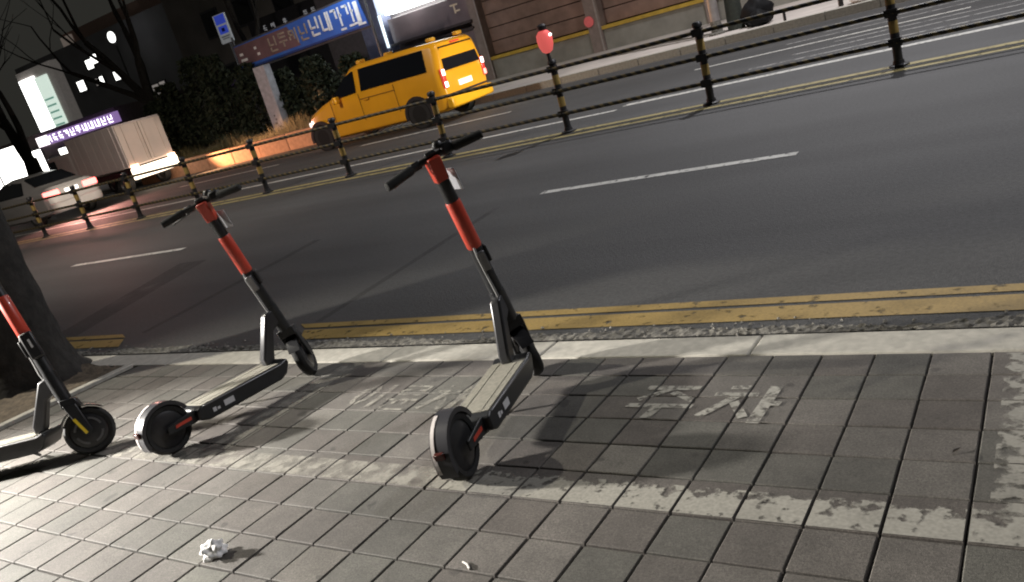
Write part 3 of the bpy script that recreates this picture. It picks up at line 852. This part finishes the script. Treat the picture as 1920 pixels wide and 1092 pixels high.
MB().box((-0.05, 0.05, .75), (0.02, .52, .12)).build("number_plate", mat("plate_lit", (0.75, .74, .6), 0.5, emit=(1, .93, .7), es=0.9), van)
MB().box((-0.015, 0.0, 1.635), (0.06, .30, .035)).build("high_brake_lamp", M_tld, van)
for x in (0.22, 2.36):
    for sg in (-1, 1):
        MB().box((x, sg * .52, 1.785), (0.13, .22, .085)).build("roof_lamp", mat("amber_roof_lamp", (0.70, .36, .03), 0.3), van, bevel=0.025, seg=3)
for x in (0.82, 3.95):
    for sg in (-1, 1):
        MB().arc((x, sg * .885, .32), 0.33, 0.41, -.015, .022, -12, 192, 18).build("wheel_arch", M_black, van)
        MB().lathe([(0.335, -.01), (0.335, 0.006)], 24, 'Y', (x, sg * .892, .32)).build("wheel_well", mat("dark_well", (0.006, .006, .006), 0.9), van)
        road_wheel(van, x, sg * .80, .32)
gl = random.Random(21)
for sg in (1, -1):
    for xx in (2.42, 1.32, 3.36): MB().box((xx, sg * .902, .80), (0.010, .008, .62)).build("door_seam", mat("seam_dark", (0.16, .07, .004), 0.6), van)
    MB().box((1.87, sg * .904, .98), (1.1, .008, .014)).build("door_track", MATS["seam_dark"], van)
    MB().box((2.20, sg * .915, .95), (0.16, .03, .035)).build("door_handle", M_vy, van, bevel=0.01)

# box truck further left
M_boxw = mat("cargo_white", (0.62, 0.54, 0.51), 0.42, var=0.08, scale=2)
M_boxd = mat("cargo_doors", (0.62, 0.53, 0.46), 0.5, var=0.06, scale=2)
truck = thing("box_truck", "white box truck with glowing rear bumper behind the white saloon car", "truck", (-24.2, 13.15, 0), (0, 0, math.pi))
cb = MB().box((1.50, 0, 1.47), (2.96, 1.72, 1.36)).build("cargo_box", M_boxw, truck, bevel=0.02)
for sg in (-1, 1):
    MB().box((-0.005, sg * .425, 1.46), (0.05, .82, 1.28)).build("rear_door", M_boxd, truck, bevel=0.008)
for yb in (-.62, -.12, .12, .62):
    MB().tube([(-.05, yb, .86), (-.05, yb, 2.06)], .018, 6).build("lock_bar", M_boxd, truck)
for k in range(7):
    for sg in (-1, 1): MB().box((0.25 + k * .42, sg * .865, 1.47), (0.03, .016, 1.30)).build("side_rib", M_boxw, truck)
MB().box((2.4, 0, .62), (4.6, .8, .18)).build("chassis", M_black, truck)
MB().box((3.85, 0, 1.15), (1.5, 1.64, 1.25)).build("cab", M_boxw, truck, bevel=0.12, seg=3)
MB().box((4.3, 0, 1.42), (0.5, 1.66, .5)).build("cab_window", M_glass, truck, bevel=0.06)
MB().box((-0.06, 0, .56), (0.10, 1.72, .36)).build("rear_bumper", mat("bumper_glare", (0.8, .8, .8), 0.5, emit=(1, .80, .58), es=3.5), truck, bevel=0.02)  # lamp glare put into the bumper as its own glow
for sg in (-1, 1): MB().box((-0.07, sg * .70, .78), (0.06, .26, .12)).build("tail_lamp", mat("truck_tail", (0.5, .1, .05), 0.3, emit=(1, .55, .35), es=6), truck, bevel=0.01)
for x in (0.75, 3.7):
    for sg in (-1, 1): road_wheel(truck, x, sg * .70, .30, .22)
lamp("truck_tail_glow", (-24.0, 13.2, 0.62), (-18.5, 14.2, 0.25), 3600, (1.0, 0.50, 0.24), 'SPOT', 0.12, 44, 0.7)
lamp("van_rear_fill", (2.2, 12.4, 0.70), (-10.9, 12.5, 0.85), 8000, (1.0, 0.93, 0.78), 'SPOT', 0.06, 11, 0.7)  # added beam with no vehicle behind it, brightens the van's rear


def car(label, x, y, paint, lit):
    c = thing("saloon_car", label, "car", (x, y, 0), (0, 0, math.pi), group="saloon cars queueing on the far side")
    st = [(-0.02, .40, .80, .90, .70, .74, .66), (0.06, .26, .88, 1.00, .80, .84, .70), (0.55, .22, .92, 1.06, .86, .88, .70), (1.15, .20, .92, 1.38, .87, .89, .58), (1.9, .20, .92, 1.45, .87, .89, .58), (2.6, .20, .92, 1.36, .87, .89, .58), (3.3, .20, .88, 1.02, .87, .88, .70), (4.2, .22, .72, .84, .82, .84, .66), (4.5, .30, .60, .66, .70, .72, .56)]
    loft(st).build("body", paint, c, smooth=40, bevel=0.02)
    yy = lambda z: .885 if z < .94 else .885 - (z - .94) * .70
    side_panel("side_window", [(0.95, .98), (3.05, .97), (2.55, 1.30), (1.95, 1.37), (1.25, 1.31)], yy, M_glass, c, off=0.0, th=.03)
    MB().add([(0.58, -.62, 1.11), (0.58, .62, 1.11), (1.08, .55, 1.375), (1.08, -.55, 1.375), (.66, -.62, 1.03), (.66, .62, 1.03), (1.16, .55, 1.32), (1.16, -.55, 1.32)],
             [(0, 1, 2, 3), (4, 7, 6, 5), (0, 4, 5, 1), (1, 5, 6, 2), (2, 6, 7, 3), (3, 7, 4, 0)]).build("rear_window", M_glass, c)
    for sg in (-1, 1):
        MB().box((0.02, sg * .58, .81), (0.13, .44, .17)).build("tail_lamp", lit, c, bevel=0.03)
    MB().box((-0.02, 0, .80), (0.05, .40, .10)).build("number_plate", mat("plate_white", (0.75, .75, .72), 0.5, emit=(1, .95, .85), es=1.5), c)
    MB().box((-0.01, 0, .42), (0.14, 1.56, .26)).build("rear_bumper", paint, c, bevel=0.05, seg=3)
    for xx in (0.85, 3.55):
        for sg in (-1, 1): road_wheel(c, xx, sg * .77, .31)
    return c


car("white saloon car with glaring red tail lamps behind the striped fence", -22.9, 9.55, mat("car_white", (0.30, .285, .28), 0.3, var=0.04, coat=0.4), mat("car_tail_hot", (0.6, .05, .05), 0.3, emit=(1.0, .15, .13), es=5.5))
lamp("car_tail_glow", (-22.6, 9.55, 0.75), (-19.5, 9.3, 0.0), 150, (1.0, 0.42, 0.34), 'AREA', 0.12, sx=1.3)
lamp("car_rear_fill", (-17.2, 9.6, 0.65), (-23.0, 9.6, 0.6), 1600, (1.0, 0.90, 0.74), 'SPOT', 0.05, 17)  # added beam with no vehicle at its source, brightens the saloon's rear
car("dark saloon car with red tail lamps cut by the left edge of the view", -29.6, 9.5, mat("car_dark", (0.05, .04, .05), 0.3, coat=0.4), mat("car_tail_red", (0.6, .03, .03), 0.3, emit=(1.0, .08, .10), es=5))
lamp("van_headlamps", (-15.4, 12.3, 0.68), (-24.2, 12.9, 0.75), 1300, (1.0, 0.86, 0.76), 'SPOT', 0.05, 26)

# ------------------------------------------------------------------ far side: planter, shrubs, trees
M_planter_block = mat("orange_lit_block", (0.42, 0.22, 0.13), 0.8, var=0.2, scale=8, bump=0.4, bscale=40, rnd=0.14)  # orange light of the truck lamps partly put into the block colour
pl = thing("planter_wall", "low orange lit wall of long blocks along the far kerb, left of the yellow van", "wall", (-21, 14.2, 0))
bm_ = MB().box((0, 0, 0.24), (1.28, 0.30, 0.52)).mesh("block"); bm_.materials.append(M_planter_block)
for i in range(9):
    o = inst("block", bm_, pl, (-5.0 + i * 1.30, 0, random.uniform(-.02, .02)), (0, 0, R(random.uniform(-1, 1))))
    md = o.modifiers.new("bevel", 'BEVEL'); md.width = 0.02; md.segments = 2


def leaf_cloud(mb, n, f, size, rng):
    for i in range(n):
        p = f(rng); a = Vector((rng.gauss(0, 1), rng.gauss(0, 1), rng.gauss(0, 1))).normalized(); b = a.orthogonal().normalized()
        s = size * rng.uniform(.6, 1.3); c2 = a.cross(b)
        u = a * s; v_ = (b * math.cos(i) + c2 * math.sin(i)) * s * .45
        mb.add([p - u, p + v_, p + u, p - v_], [(0, 1, 2, 3)])


rg = random.Random(31)
shr = [(-26.9, 15.9, 2.5, .80), (-25.5, 15.6, 2.9, .85), (-24.2, 16.0, 3.5, .9), (-22.9, 15.7, 3.3, .85), (-21.6, 16.0, 2.7, .85), (-20.3, 16.1, 2.2, .75), (-18.9, 16.2, 2.3, .8), (-17.4, 16.3, 2.0, .75)]
lab = ["dark evergreen shrub at the left end of the hedge, beside the truck", "dark evergreen shrub second from the truck end of the hedge", "tallest dark evergreen shrub, under the small blue sign", "tall dark evergreen shrub just left of the grey pillar", "dark evergreen shrub directly behind the grey pillar", "low dark shrub just right of the grey pillar under the banner", "low dark shrub under the middle of the banner, above the van bonnet", "lowest dark shrub under the right end of the banner, above the van roof"]
for (x, y, h, r_), l_ in zip(shr, lab):
    s_ = thing("evergreen_shrub", l_, "shrub", (x, y, .14), group="evergreen shrubs of the far hedge")

    def f(rng, h=h, r_=r_):
        z = rng.uniform(0.15, 1) ** .9; a = rng.uniform(0, 6.283); q = math.sqrt(rng.uniform(.25, 1)) * r_ * (1 - .62 * z ** 1.6) * (1 + .22 * math.sin(a * 3 + z * 9) + .12 * math.sin(a * 7 + z * 15))
        return Vector((math.cos(a) * q, math.sin(a) * q, z * h))
    mb = MB(); leaf_cloud(mb, 2600, f, .085, rg)
    mb.build("foliage", M_leaf, s_)
    MB().tube([(0, 0, -.1), (0.02, 0, h * .5), (0, 0, h * .85)], [.06, .04, .02], 6).build("stem", M_bark2, s_)
mb = MB()
for i in range(2600):
    x = rg.uniform(-26.6, -15.6); y = rg.uniform(14.5, 15.3); h = rg.uniform(.12, .42) * (1.0 + .4 * math.sin(x * 2.2)); z0 = .18 + .25
    d = Vector((rg.uniform(-.12, .12), rg.uniform(-.12, .1), h))
    mb.add([(x - .018, y, z0), (x + .018, y, z0), tuple(Vector((x, y, z0)) + d)], [(0, 1, 2)])
mb.build("ground_cover", M_dryleaf, kind="stuff")
MB().box((-21.1, 14.95, .26), (11.4, 1.2, .36)).build("planter_soil", M_soil, kind="structure")


def bare_tree(label, x, y, h, r_, lean, depth, seed, limbs, ln):
    t_ = thing("bare_tree", label, "tree", (x, y, .12), group="bare trees on the far pavement")
    top = Vector((lean[0], lean[1], h))
    MB().tube([(0, 0, -.1), top * .35 + Vector((.05, 0, 0)), top * .7 + Vector((-.03, .02, 0)), top], [r_ * 1.25, r_, r_ * .9, r_ * .78], 10).build("trunk", M_bark2, t_, smooth=60)
    c_ = MB(); rg_ = random.Random(seed)
    for d, rr in limbs: branches(c_, top - Vector((0, 0, .15)), d, r_ * rr, ln, depth, rg_, .5)
    c_.build("crown", M_bark2, t_)
    return t_


bare_tree("dark forked bare tree in front of the glowing shop at the left edge", -35.2, 15.0, 1.9, .34, (.25, 0, 0), 3, 3, [((-.35, 0, 1), .75), ((.30, .1, 1), .5)], 3.0)
bare_tree("bare tree with long dark branches rising behind the truck and the hedge", -27.9, 16.6, 2.6, .30, (-.1, 0, 0), 4, 9, [((-.62, 0, 1), .6), ((-.15, .2, 1), .6), ((.35, -.1, 1), .55), ((-.9, -.2, .7), .45)], 3.2)
bare_tree("bare tree standing among the shrubs behind the banner", -23.6, 18.2, 3.0, .16, (.1, 0, 0), 4, 14, [((-.3, 0, 1), .7), ((.4, .2, 1), .6)], 2.6)

# ------------------------------------------------------------------ banner, pillar, blue sign
M_steel = mat("banner_frame_steel", (0.10, .10, .11), 0.5, .4)


def marks(mb, x0, x1, z0, z1, y, rng, th=0.012):
    """block of Hangul-like strokes: the real words cannot be read in the photograph"""
    w_, h_ = x1 - x0, z1 - z0; t_ = h_ * .12
    V = lambda fx, f0, f1: mb.box((x0 + w_ * fx, y, z0 + h_ * (f0 + f1) / 2), (t_ * 1.05, th, h_ * (f1 - f0)))
    H = lambda fz, f0, f1: mb.box((x0 + w_ * (f0 + f1) / 2, y, z0 + h_ * fz), (w_ * (f1 - f0), th, t_))
    k = rng.randrange(7)
    if k == 0: H(.9, .05, .55); V(.5, .45, .92); V(.86, 0, 1); H(.55, .86, 1.05)
    elif k == 1: V(.12, .42, .95); H(.45, .1, .6); V(.84, .35, 1); H(.05, .1, .9); V(.14, .05, .3)
    elif k == 2: H(.94, .1, .9); H(.7, .1, .9); V(.14, .7, .94); H(.42, 0, 1); V(.5, .05, .42)
    elif k == 3: H(.86, .05, .62); H(.6, .05, .62); V(.1, .3, .86); V(.6, .3, .86); V(.9, 0, 1)
    elif k == 4: V(.3, .5, .95); H(.5, .05, .95); H(.2, .15, .85); V(.82, 0, .22); H(.95, .25, .8)
    elif k == 5: V(.1, .1, .95); H(.12, .1, .6); V(.72, 0, 1); V(.95, 0, 1)
    else: H(.92, .2, .7); H(.74, .02, .9); V(.3, .45, .72); V(.62, .45, .72); H(.36, 0, 1); V(.5, 0, .36)


BY = 16.0
ban = thing("banner_sign", "long blue banner with pale lettering stretched on a frame above the far hedge", "banner", (-18.9, BY, 0))
slo = MB()
slo.add([(-2.95, -.02, 2.66), (2.85, -.02, 2.74), (2.70, -.02, 3.62), (-2.98, -.02, 3.44), (-2.95, .02, 2.66), (2.85, .02, 2.74), (2.70, .02, 3.62), (-2.98, .02, 3.44)], [(0, 1, 2, 3), (4, 7, 6, 5), (0, 4, 5, 1), (1, 5, 6, 2), (2, 6, 7, 3), (3, 7, 4, 0)])
M_banner = mat("banner_blue", (0.03, .10, .42), 0.5, col2=(0.05, .16, .55), scale=1.5)
sh = slo.build("banner_sheet", M_banner, ban)
mv = MB().add([(-2.95, -.024, 2.80), (-.0, -.024, 2.84), (-.35, -.024, 3.47), (-2.97, -.024, 3.42)], [(0, 1, 2, 3)])
mv.build("mauve_panel", mat("banner_mauve", (0.16, .09, .10), 0.6, var=.2, scale=2), sh)
mb = MB().add([(-2.95, -.024, 2.66), (2.85, -.024, 2.74), (2.84, -.024, 2.80), (-2.95, -.024, 2.72)], [(0, 1, 2, 3)])
mb.build("lower_band", mat("banner_deep_blue", (0.02, .05, .20), 0.5), sh)
rg = random.Random(8); m1 = MB(); m2 = MB(); m3 = MB()
for i in range(4): marks(m1, -1.35 + i * .48, -.97 + i * .48, 2.91 + i * .006, 3.36 + i * .01, -.03, rg)
for i in range(4): marks(m2, .58 + i * .48, .98 + i * .48, 2.94 + i * .006, 3.46 + i * .016, -.03, rg)
m2.box((2.58, -.03, 3.2), (.16, .012, .56))
for x, z, w_ in ((-2.72, 3.14, .16), (-2.66, 2.96, .3), (-2.0, 3.2, .10), (-1.92, 3.0, .12)): m3.box((x, -.03, z), (w_, .012, .08))
for x, z, w_ in ((1.9, 2.86, .22), (2.25, 2.89, .2), (2.5, 2.90, .3), (2.64, 2.84, .3)): m3.box((x, -.03, z), (w_, .012, .06))
m1.build("tan_lettering", mat("letter_tan", (0.33, .27, .22), 0.6), sh); m2.build("white_lettering", mat("letter_white", (0.80, .80, .80), 0.6), sh); m3.build("small_lettering", mat("letter_white2", (0.75, .72, .72), 0.6), sh)
for x in (-2.98, 2.9):
    MB().tube([(x, .06, .1), (x, .06, 3.75)], .035, 8).build("frame_post", M_steel, ban)
MB().bar((-2.98, .06, 2.62), (2.88, .06, 2.70), .05, .05).build("frame_rail", M_steel, ban)
MB().bar((-2.98, .06, 3.47), (2.78, .06, 3.66), .05, .05).build("frame_rail", M_steel, ban)

pil = thing("grey_pillar", "pale grey stone pillar with dark marks under the left end of the banner", "pillar", (-20.35, 15.45, .1))
MB().prism([(-.30, 0), (.24, 0), (.26, 2.5), (-.26, 2.5)], -.14, .14).build("shaft", mat("pale_stone", (0.42, .42, .46), 0.7, var=.2, scale=7), pil, bevel=.015)
mk = MB(); rg = random.Random(4)
for i in range(6): mk.box((rg.uniform(-.08, .1), -.143, .95 - i * .12), (rg.uniform(.05, .14), .008, .06))
mk.build("inscription", mat("stone_dark_marks", (0.12, .12, .14), 0.7), pil)
MB().box((0, 0, .04), (.8, .45, .2)).build("plinth", M_conc, pil, bevel=.01)

bs = thing("stop_sign_board", "small blue and white sign board on a thin pole above the hedge", "sign", (-23.2, 17.0, .1))
MB().tube([(0, .06, 0), (0, .06, 4.5)], .035, 8).build("pole", M_steel, bs)
b0 = MB().box((0, 0, 4.12), (.62, .08, .95)).build("board", mat("sign_pale", (0.36, .38, .40), 0.5, emit=(.7, .75, .8), es=.12), bs, bevel=.02)
MB().box((.03, -.044, 4.42), (.52, .01, .30)).build("blue_field", mat("sign_blue", (0.03, .06, .45), 0.5, emit=(.05, .09, .6), es=.35), b0)
MB().box((.03, -.044, 4.08), (.46, .01, .26)).build("blue_field", MATS["sign_blue"], b0)
MB().box((.03, -.050, 4.08), (.16, .01, .12)).build("sign_symbol", mat("sign_navy", (0.01, .012, .14), 0.5), b0)
mb = MB().box((.03, -.044, 3.86), (.44, .01, .035)); mb.box((.03, -.044, 3.79), (.36, .01, .03)); mb.build("sign_lines", mat("sign_grey", (0.14, .15, .2), 0.5), b0)

# ------------------------------------------------------------------ shop with lit sign, boarded wall
M_mauve = mat("mauve_panel_paint", (0.20, .155, .165), 0.30, var=.12, scale=2)
shop = thing("shop_building", "shop front with a glaring white sign box and mauve panels behind the van roof", "building", (-18, 20.6, .14))
MB().box((-1.1, 3.2, 3.4), (6.6, 6.0, 6.8)).build("wall", mat("shop_wall", (0.10, .085, .09), 0.7), shop)
MB().box((-1.60, -.10, 3.3), (.95, .7, 6.6)).build("pillar", mat("blue_grey_pillar", (0.16, .17, .26), 0.5), shop, bevel=.02)
sb = MB().box((.35, -.10, 3.62), (2.5, .5, 1.25)).build("sign_box", mat("sign_box_glare", (0.9, .9, .9), 0.4, emit=(.93, 1.0, .95), es=9), shop, bevel=.03)
fa = MB().box((.75, -.06, 2.42), (3.4, .40, .86)).build("fascia", M_mauve, shop, bevel=.02)
MB().box((.75, -.30, 1.99), (3.5, .16, .08)).build("ledge", mat("ledge_dark", (0.05, .035, .035), 0.6), shop)
MB().box((.75, -.30, 1.78), (3.5, .10, .06)).build("ledge", MATS["ledge_dark"], shop)
MB().box((.75, -.10, 1.30), (3.4, .12, .80)).build("lower_panel", M_mauve, shop)
MB().box((-1.06, -.48, 2.5), (.06, .08, 1.1)).build("light_strip", mat("cold_light_strip", (0.8, .9, .9), 0.4, emit=(.75, .9, 1), es=1.6), shop)
mb = MB(); rg = random.Random(12); mb.box((1.95, -.28, 2.62), (.3, .02, .05)); mb.box((1.95, -.28, 2.5), (.05, .02, .3)); mb.box((2.05, -.28, 2.42), (.2, .02, .05))
mb.build("fascia_mark", mat("mark_tan", (0.5, .40, .30), 0.5, emit=(.5, .4, .3), es=.2), shop)
lamp("sign_spill", (-17.7, 19.9, 3.2), (-17.9, 20.4, 2.4), 9, (.9, 1.0, .97), 'POINT', .1)

M_board = mat("brown_board", (0.235, 0.15, 0.12), 0.55, var=.22, scale=3, rnd=.16)
M_base = mat("wall_base", (0.26, .25, .22), 0.8, var=.15, scale=3)
wall = thing("boarded_wall", "long brown wall of horizontal boards on a grey base with a yellow rail", "wall", (-8, 20.6, .14))
MB().box((0.4, .25, 1.9), (15.6, .1, 3.9)).build("backing", mat("backing_dark", (0.025, .014, .013), 0.8), wall)
MB().box((0.4, 0, .30), (15.6, .36, .62)).build("base_course", M_base, wall)
MB().box((0.4, -.05, .665), (15.6, .40, .10)).build("yellow_rail", mat("rail_yellow", (0.50, .33, .04), 0.5, var=.2, scale=4), wall)
PX = [-7.4, -3.3, .3, 4.2, 8.0]
for bx in range(len(PX) - 1):
    x0, x1 = PX[bx], PX[bx + 1]
    for k in range(7):
        z = .95 + k * .43
        MB().box(((x0 + x1) / 2, .14 + .014 * (k % 2), z), (x1 - x0 - .02, .06, .405)).build("board", M_board, wall, bevel=.008)
for i, x in enumerate(PX):
    p = MB().box((x, -.06, 1.75), (.44 if i == 1 else .34, .40, 3.6)).build("wall_post", mat("post_brown", (0.24, .19, .17), 0.6, var=.2, scale=4), wall, bevel=.015)
    MB().box((x + .16, -.275, 1.75), (.05, .04, 3.5)).build("post_edge", mat("post_edge_pale", (0.34, .30, .28), 0.5), p)
rf = MB().lathe([(.005, -.02), (.16, -.015), (.16, .01), (.005, .015)], 18, 'Y').build("round_reflector", mat("pink_red_disc", (0.62, .11, .11), 0.4, emit=(.9, .2, .2), es=.12))
rf.location = (-11.42, 20.30, 1.08); tag(rf, "pinkish red round reflector fixed to the wall post behind the warning lamp", "reflector")

# pole, tree, bags, bollard at the right
lp = thing("lamp_pole", "pale grey lamp pole on the far pavement, beside a dark tree trunk", "pole", (-6.10, 15.75, .14))
MB().tube([(0, 0, 0), (0, 0, 4), (0, 0, 9)], [.11, .10, .07], 14).build("shaft", mat("galvanised", (0.34, .31, .30), 0.5, .3), lp, smooth=40)
MB().lathe([(.19, 0), (.19, .04), (.13, .06), (.12, .3)], 14, 'Z').build("base", M_conc, lp, smooth=40)
tt = thing("bare_tree", "dark greenish tree trunk between the pale pole and the black bags", "tree", (-5.72, 15.95, .14), group="bare trees on the far pavement")
MB().tube([(0, 0, -.05), (0.01, 0, 1), (-.02, 0, 2.5), (.05, 0, 4)], [.20, .165, .15, .13], 12).build("trunk", mat("green_bark", (0.035, .040, .032), 0.9, var=.3, scale=9, bump=.6, bscale=30), tt, smooth=60)
c_ = MB(); branches(c_, (.05, 0, 3.8), (.3, .1, 1), .1, 1.8, 3, random.Random(6)); branches(c_, (.05, 0, 3.8), (-.4, .1, 1), .1, 1.8, 3, random.Random(7)); c_.build("crown", M_bark2, tt)


def bag(label, loc, sx, sy, sz, m, seed, grp):
    b_ = bmesh.new(); bmesh.ops.create_icosphere(b_, subdivisions=3, radius=1)
    rg_ = random.Random(seed); k1, k2 = rg_.uniform(3, 5), rg_.uniform(4, 7)
    for v in b_.verts:
        q = 1 + .10 * math.sin(v.co.x * k1 * 1.7 + seed) * math.cos(v.co.y * k2) + .08 * math.sin(v.co.z * 9 + v.co.x * k2) + rg_.uniform(-.03, .03)
        v.co *= q
        t_ = max(0, v.co.z - .55); v.co.x *= 1 - .9 * t_; v.co.y *= 1 - .9 * t_; v.co.z += t_ * .5
        v.co.z = max(v.co.z, -.72)
        v.co = Vector((v.co.x * sx, v.co.y * sy, (v.co.z + .72) * sz / 1.9))
    me_ = bpy.data.meshes.new("rubbish_bag"); b_.to_mesh(me_); b_.free(); me_.materials.append(m)
    me_.polygons.foreach_set("use_smooth", [True] * len(me_.polygons))
    return tag(inst("rubbish_bag", me_, None, loc), label, "bag", grp)


M_bag = mat("black_bag_film", (0.006, .006, .007), 0.7, var=.3, scale=6, bump=.5, bscale=14, spec=.2)
bag("larger black rubbish bag on the far pavement beside the dark tree trunk", (-5.16, 15.75, .14), .34, .3, .62, M_bag, 3, "rubbish bags by the far trees")
bag("smaller black rubbish bag slumped in front of the larger one", (-5.02, 15.35, .14), .25, .24, .34, M_bag, 5, "rubbish bags by the far trees")
M_sack = mat("white_sack", (0.78, .77, .75), 0.5, var=.05)
bag("white plastic sack on the far pavement, at the top edge beside the dark stub post", (-2.95, 15.1, .14), .24, .2, .34, M_sack, 9, "white sacks by the far kerb")
bag("white plastic sack furthest right at the top edge", (-2.55, 15.25, .14), .2, .2, .32, M_sack, 12, "white sacks by the far kerb")
o = MB().tube([(0, 0, 0), (0, 0, .55)], .05, 10).build("stub_post", M_pole, smooth=40); o.location = (-3.32, 15.05, .14); tag(o, "short dark post on the far pavement beside white sacks", "post")
o = MB().tube([(0, 0, 0), (0, 0, .22), (0, 0, .24)], [.03, .03, .02], 8).build("kerb_marker", M_pole, smooth=40); o.location = (-4.35, 14.75, .14); tag(o, "tiny dark marker post at the far kerb right of the black bags", "post")

# ------------------------------------------------------------------ glowing shops and dark blocks at the far left
store = thing("corner_store", "row of glaring shop fronts under a purple lit sign band at the far left", "building", (-45, 21.2, .14))
MB().box((-1, 4, 1.6), (16, 7.6, 3.2)).build("wall", mat("store_wall", (0.16, .13, .13), 0.7), store)
M_hot = mat("window_glare", (0.9, .9, .9), 0.4, emit=(1.0, .97, .90), es=5.5)
M_hot2 = mat("window_glare_cool", (0.9, .9, .9), 0.4, emit=(.92, .88, 1.0), es=2.6)
for x0, x1, z0, z1, m in ((-6.2, -2.4, .7, 3.0, M_hot), (-2.1, -.9, .8, 2.4, M_hot), (-.5, .5, .95, 1.75, M_hot2), (.9, 1.6, .95, 2.1, M_hot), (1.9, 2.6, .9, 1.4, M_hot2), (-9, -6.5, .7, 3.0, M_hot)):
    f_ = MB().box(((x0 + x1) / 2, .17, (z0 + z1) / 2), (x1 - x0 + .12, .08, z1 - z0 + .12)).build("window", M_steel, store)
    MB().box(((x0 + x1) / 2, .12, (z0 + z1) / 2), (x1 - x0, .04, z1 - z0)).build("pane", m, f_)
sbn = MB().box((3.4, .05, 2.72), (7.8, .22, .52)).build("sign_band", mat("purple_sign", (0.25, .16, .36), 0.5, emit=(.42, .26, .62), es=.55), store)
mk = MB(); rg = random.Random(40)
for i in range(11): marks(mk, .6 + i * .60, 1.02 + i * .60, 2.54, 2.90, -.075, rg)
mk.build("sign_lettering", mat("lit_letters", (0.9, .9, .9), 0.5, emit=(.95, .9, 1), es=2.8), sbn)
MB().box((.1, .05, 2.72), (1.2, .24, .5)).build("sign_end", mat("sign_white", (0.9, .9, .9), 0.5, emit=(1, .93, .9), es=2.2), sbn)
tw = thing("lit_sign_tower", "tall white and pale green lit facade rising above the shop fronts", "building", (-44.3, 21.9, .14))
MB().box((0, .25, 3.4), (3.6, .5, 6.0)).build("tower_body", mat("tower_grey", (0.38, .34, .32), 0.6, emit=(.6, .55, .5), es=.10), tw)
MB().box((-.85, -.05, 4.6), (1.5, .12, 2.8)).build("lit_panel", mat("tower_white", (0.9, .9, .9), 0.4, emit=(1, 1, .97), es=3.2), tw)
g = MB().box((.55, -.05, 4.3), (1.2, .12, 3.1)).build("lit_panel", mat("tower_green", (0.7, .85, .78), 0.4, emit=(.80, .95, .84), es=.75), tw)
mk = MB()
for k in range(5): mk.box((.6, -.12, 3.3 + k * .34), (.9, .02, .10))
mk.build("panel_lines", mat("tower_teal", (0.2, .4, .34), 0.5, emit=(.22, .42, .34), es=.6), g)

M_dark = mat("dark_facade", (0.26, .26, .29), 0.8, var=.15, scale=.5)
M_brown = mat("brown_facade", (0.42, .28, .24), 0.8)
M_win = mat("lit_window", (0.9, .9, .9), 0.4, emit=(1, 1, .94), es=3.0)
M_wind = mat("dim_window", (0.3, .3, .3), 0.4, emit=(.30, .27, .25), es=.6)
blk = thing("office_block", "dark block with a few bright windows beyond the shops", "building", (-66, 40.3, 0))
MB().box((-2, 6, 5.4), (26, 11, 10.8)).build("wall", M_dark, blk)
for (x, z, w_, h_, m) in ((-2.95, 8.70, .9, .75, M_win), (-2.0, 8.95, .8, .7, M_win), (-5.4, 7.3, 1.05, .85, M_win), (.3, 7.05, .95, .7, M_win), (-2.15, 7.1, .45, .7, M_win), (-3.0, 7.15, .3, .6, M_wind), (4.6, 4.9, .8, .9, M_wind), (5.6, 5.0, .7, .8, M_wind), (6.6, 3.9, .5, .5, M_win), (-9, 6.0, .9, .9, M_wind)):
    f_ = MB().box((x, .45, z), (w_ + .2, .16, h_ + .2)).build("window", M_steel, blk)
    MB().box((x, .36, z), (w_, .05, h_)).build("pane", m, f_)
br = thing("brown_block", "brown block with a pale lit strip at its corner, above the office block", "building", (-71, 41.5, 0))
MB().box((3, 6, 6), (12, 10, 12.3)).build("wall", M_brown, br)
MB().box((-2.4, .9, 10.6), (1.6, .3, 2.6)).build("pale_strip", mat("lit_wall_glow", (0.36, .3, .26), 0.7, emit=(.20, .165, .14), es=.45), br)  # lit part of the wall put in as a pale glowing strip
MB().box((-.9, .85, 9.4), (1.4, .3, .7)).build("pale_strip", MATS["lit_wall_glow"], br)
fl = thing("flood_lamp", "single bright lamp glowing among the branches in the dark sky", "lamp", (-60.5, 38.0, 0))
MB().tube([(0, .1, 0), (0, .1, 9.6)], .08, 8).build("mast", M_steel, fl)
MB().lathe([(.05, -.1), (.42, -.06), (.42, .06), (.05, .1)], 14, 'Y', (0, 0, 9.45)).build("lamp_head", mat("flood_white", (0.9, .9, .9), 0.4, emit=(1, 1, .96), es=2.5), fl)

# dark letters on a facade behind the banner
df = thing("unlit_signboard", "dark signboard with pale letters on a building behind the banner", "sign", (-25.3, 22.3, 0))
MB().box((0, .1, 2.4), (5.2, .2, 4.8)).build("board", mat("black_board", (0.022, .02, .024), 0.6), df)
mk = MB(); rg = random.Random(17)
for i, x in enumerate((-1.75, -1.25, -.5, .75, 1.2, 1.55)): marks(mk, x, x + .22, 4.24, 4.46, -.02, rg)
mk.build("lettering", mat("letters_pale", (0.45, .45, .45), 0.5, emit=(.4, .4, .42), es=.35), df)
rs = thing("dark_house", "dark house front behind the shrubs and the banner", "building", (-29, 25.0, .1))
MB().box((0, 3, 4.5), (15, 5.6, 9)).build("wall", mat("house_dark", (0.22, .20, .185), 0.8, var=.2, scale=.7), rs)
for (x, z) in ((-4.4, 5.6), (-2.0, 5.6), (.6, 5.6), (3.2, 5.8), (-4.4, 3.0)):
    f_ = MB().box((x, .17, z), (1.2, .1, 1.3)).build("window", M_steel, rs); MB().box((x, .10, z), (1.0, .05, 1.1)).build("pane", M_glass, f_)
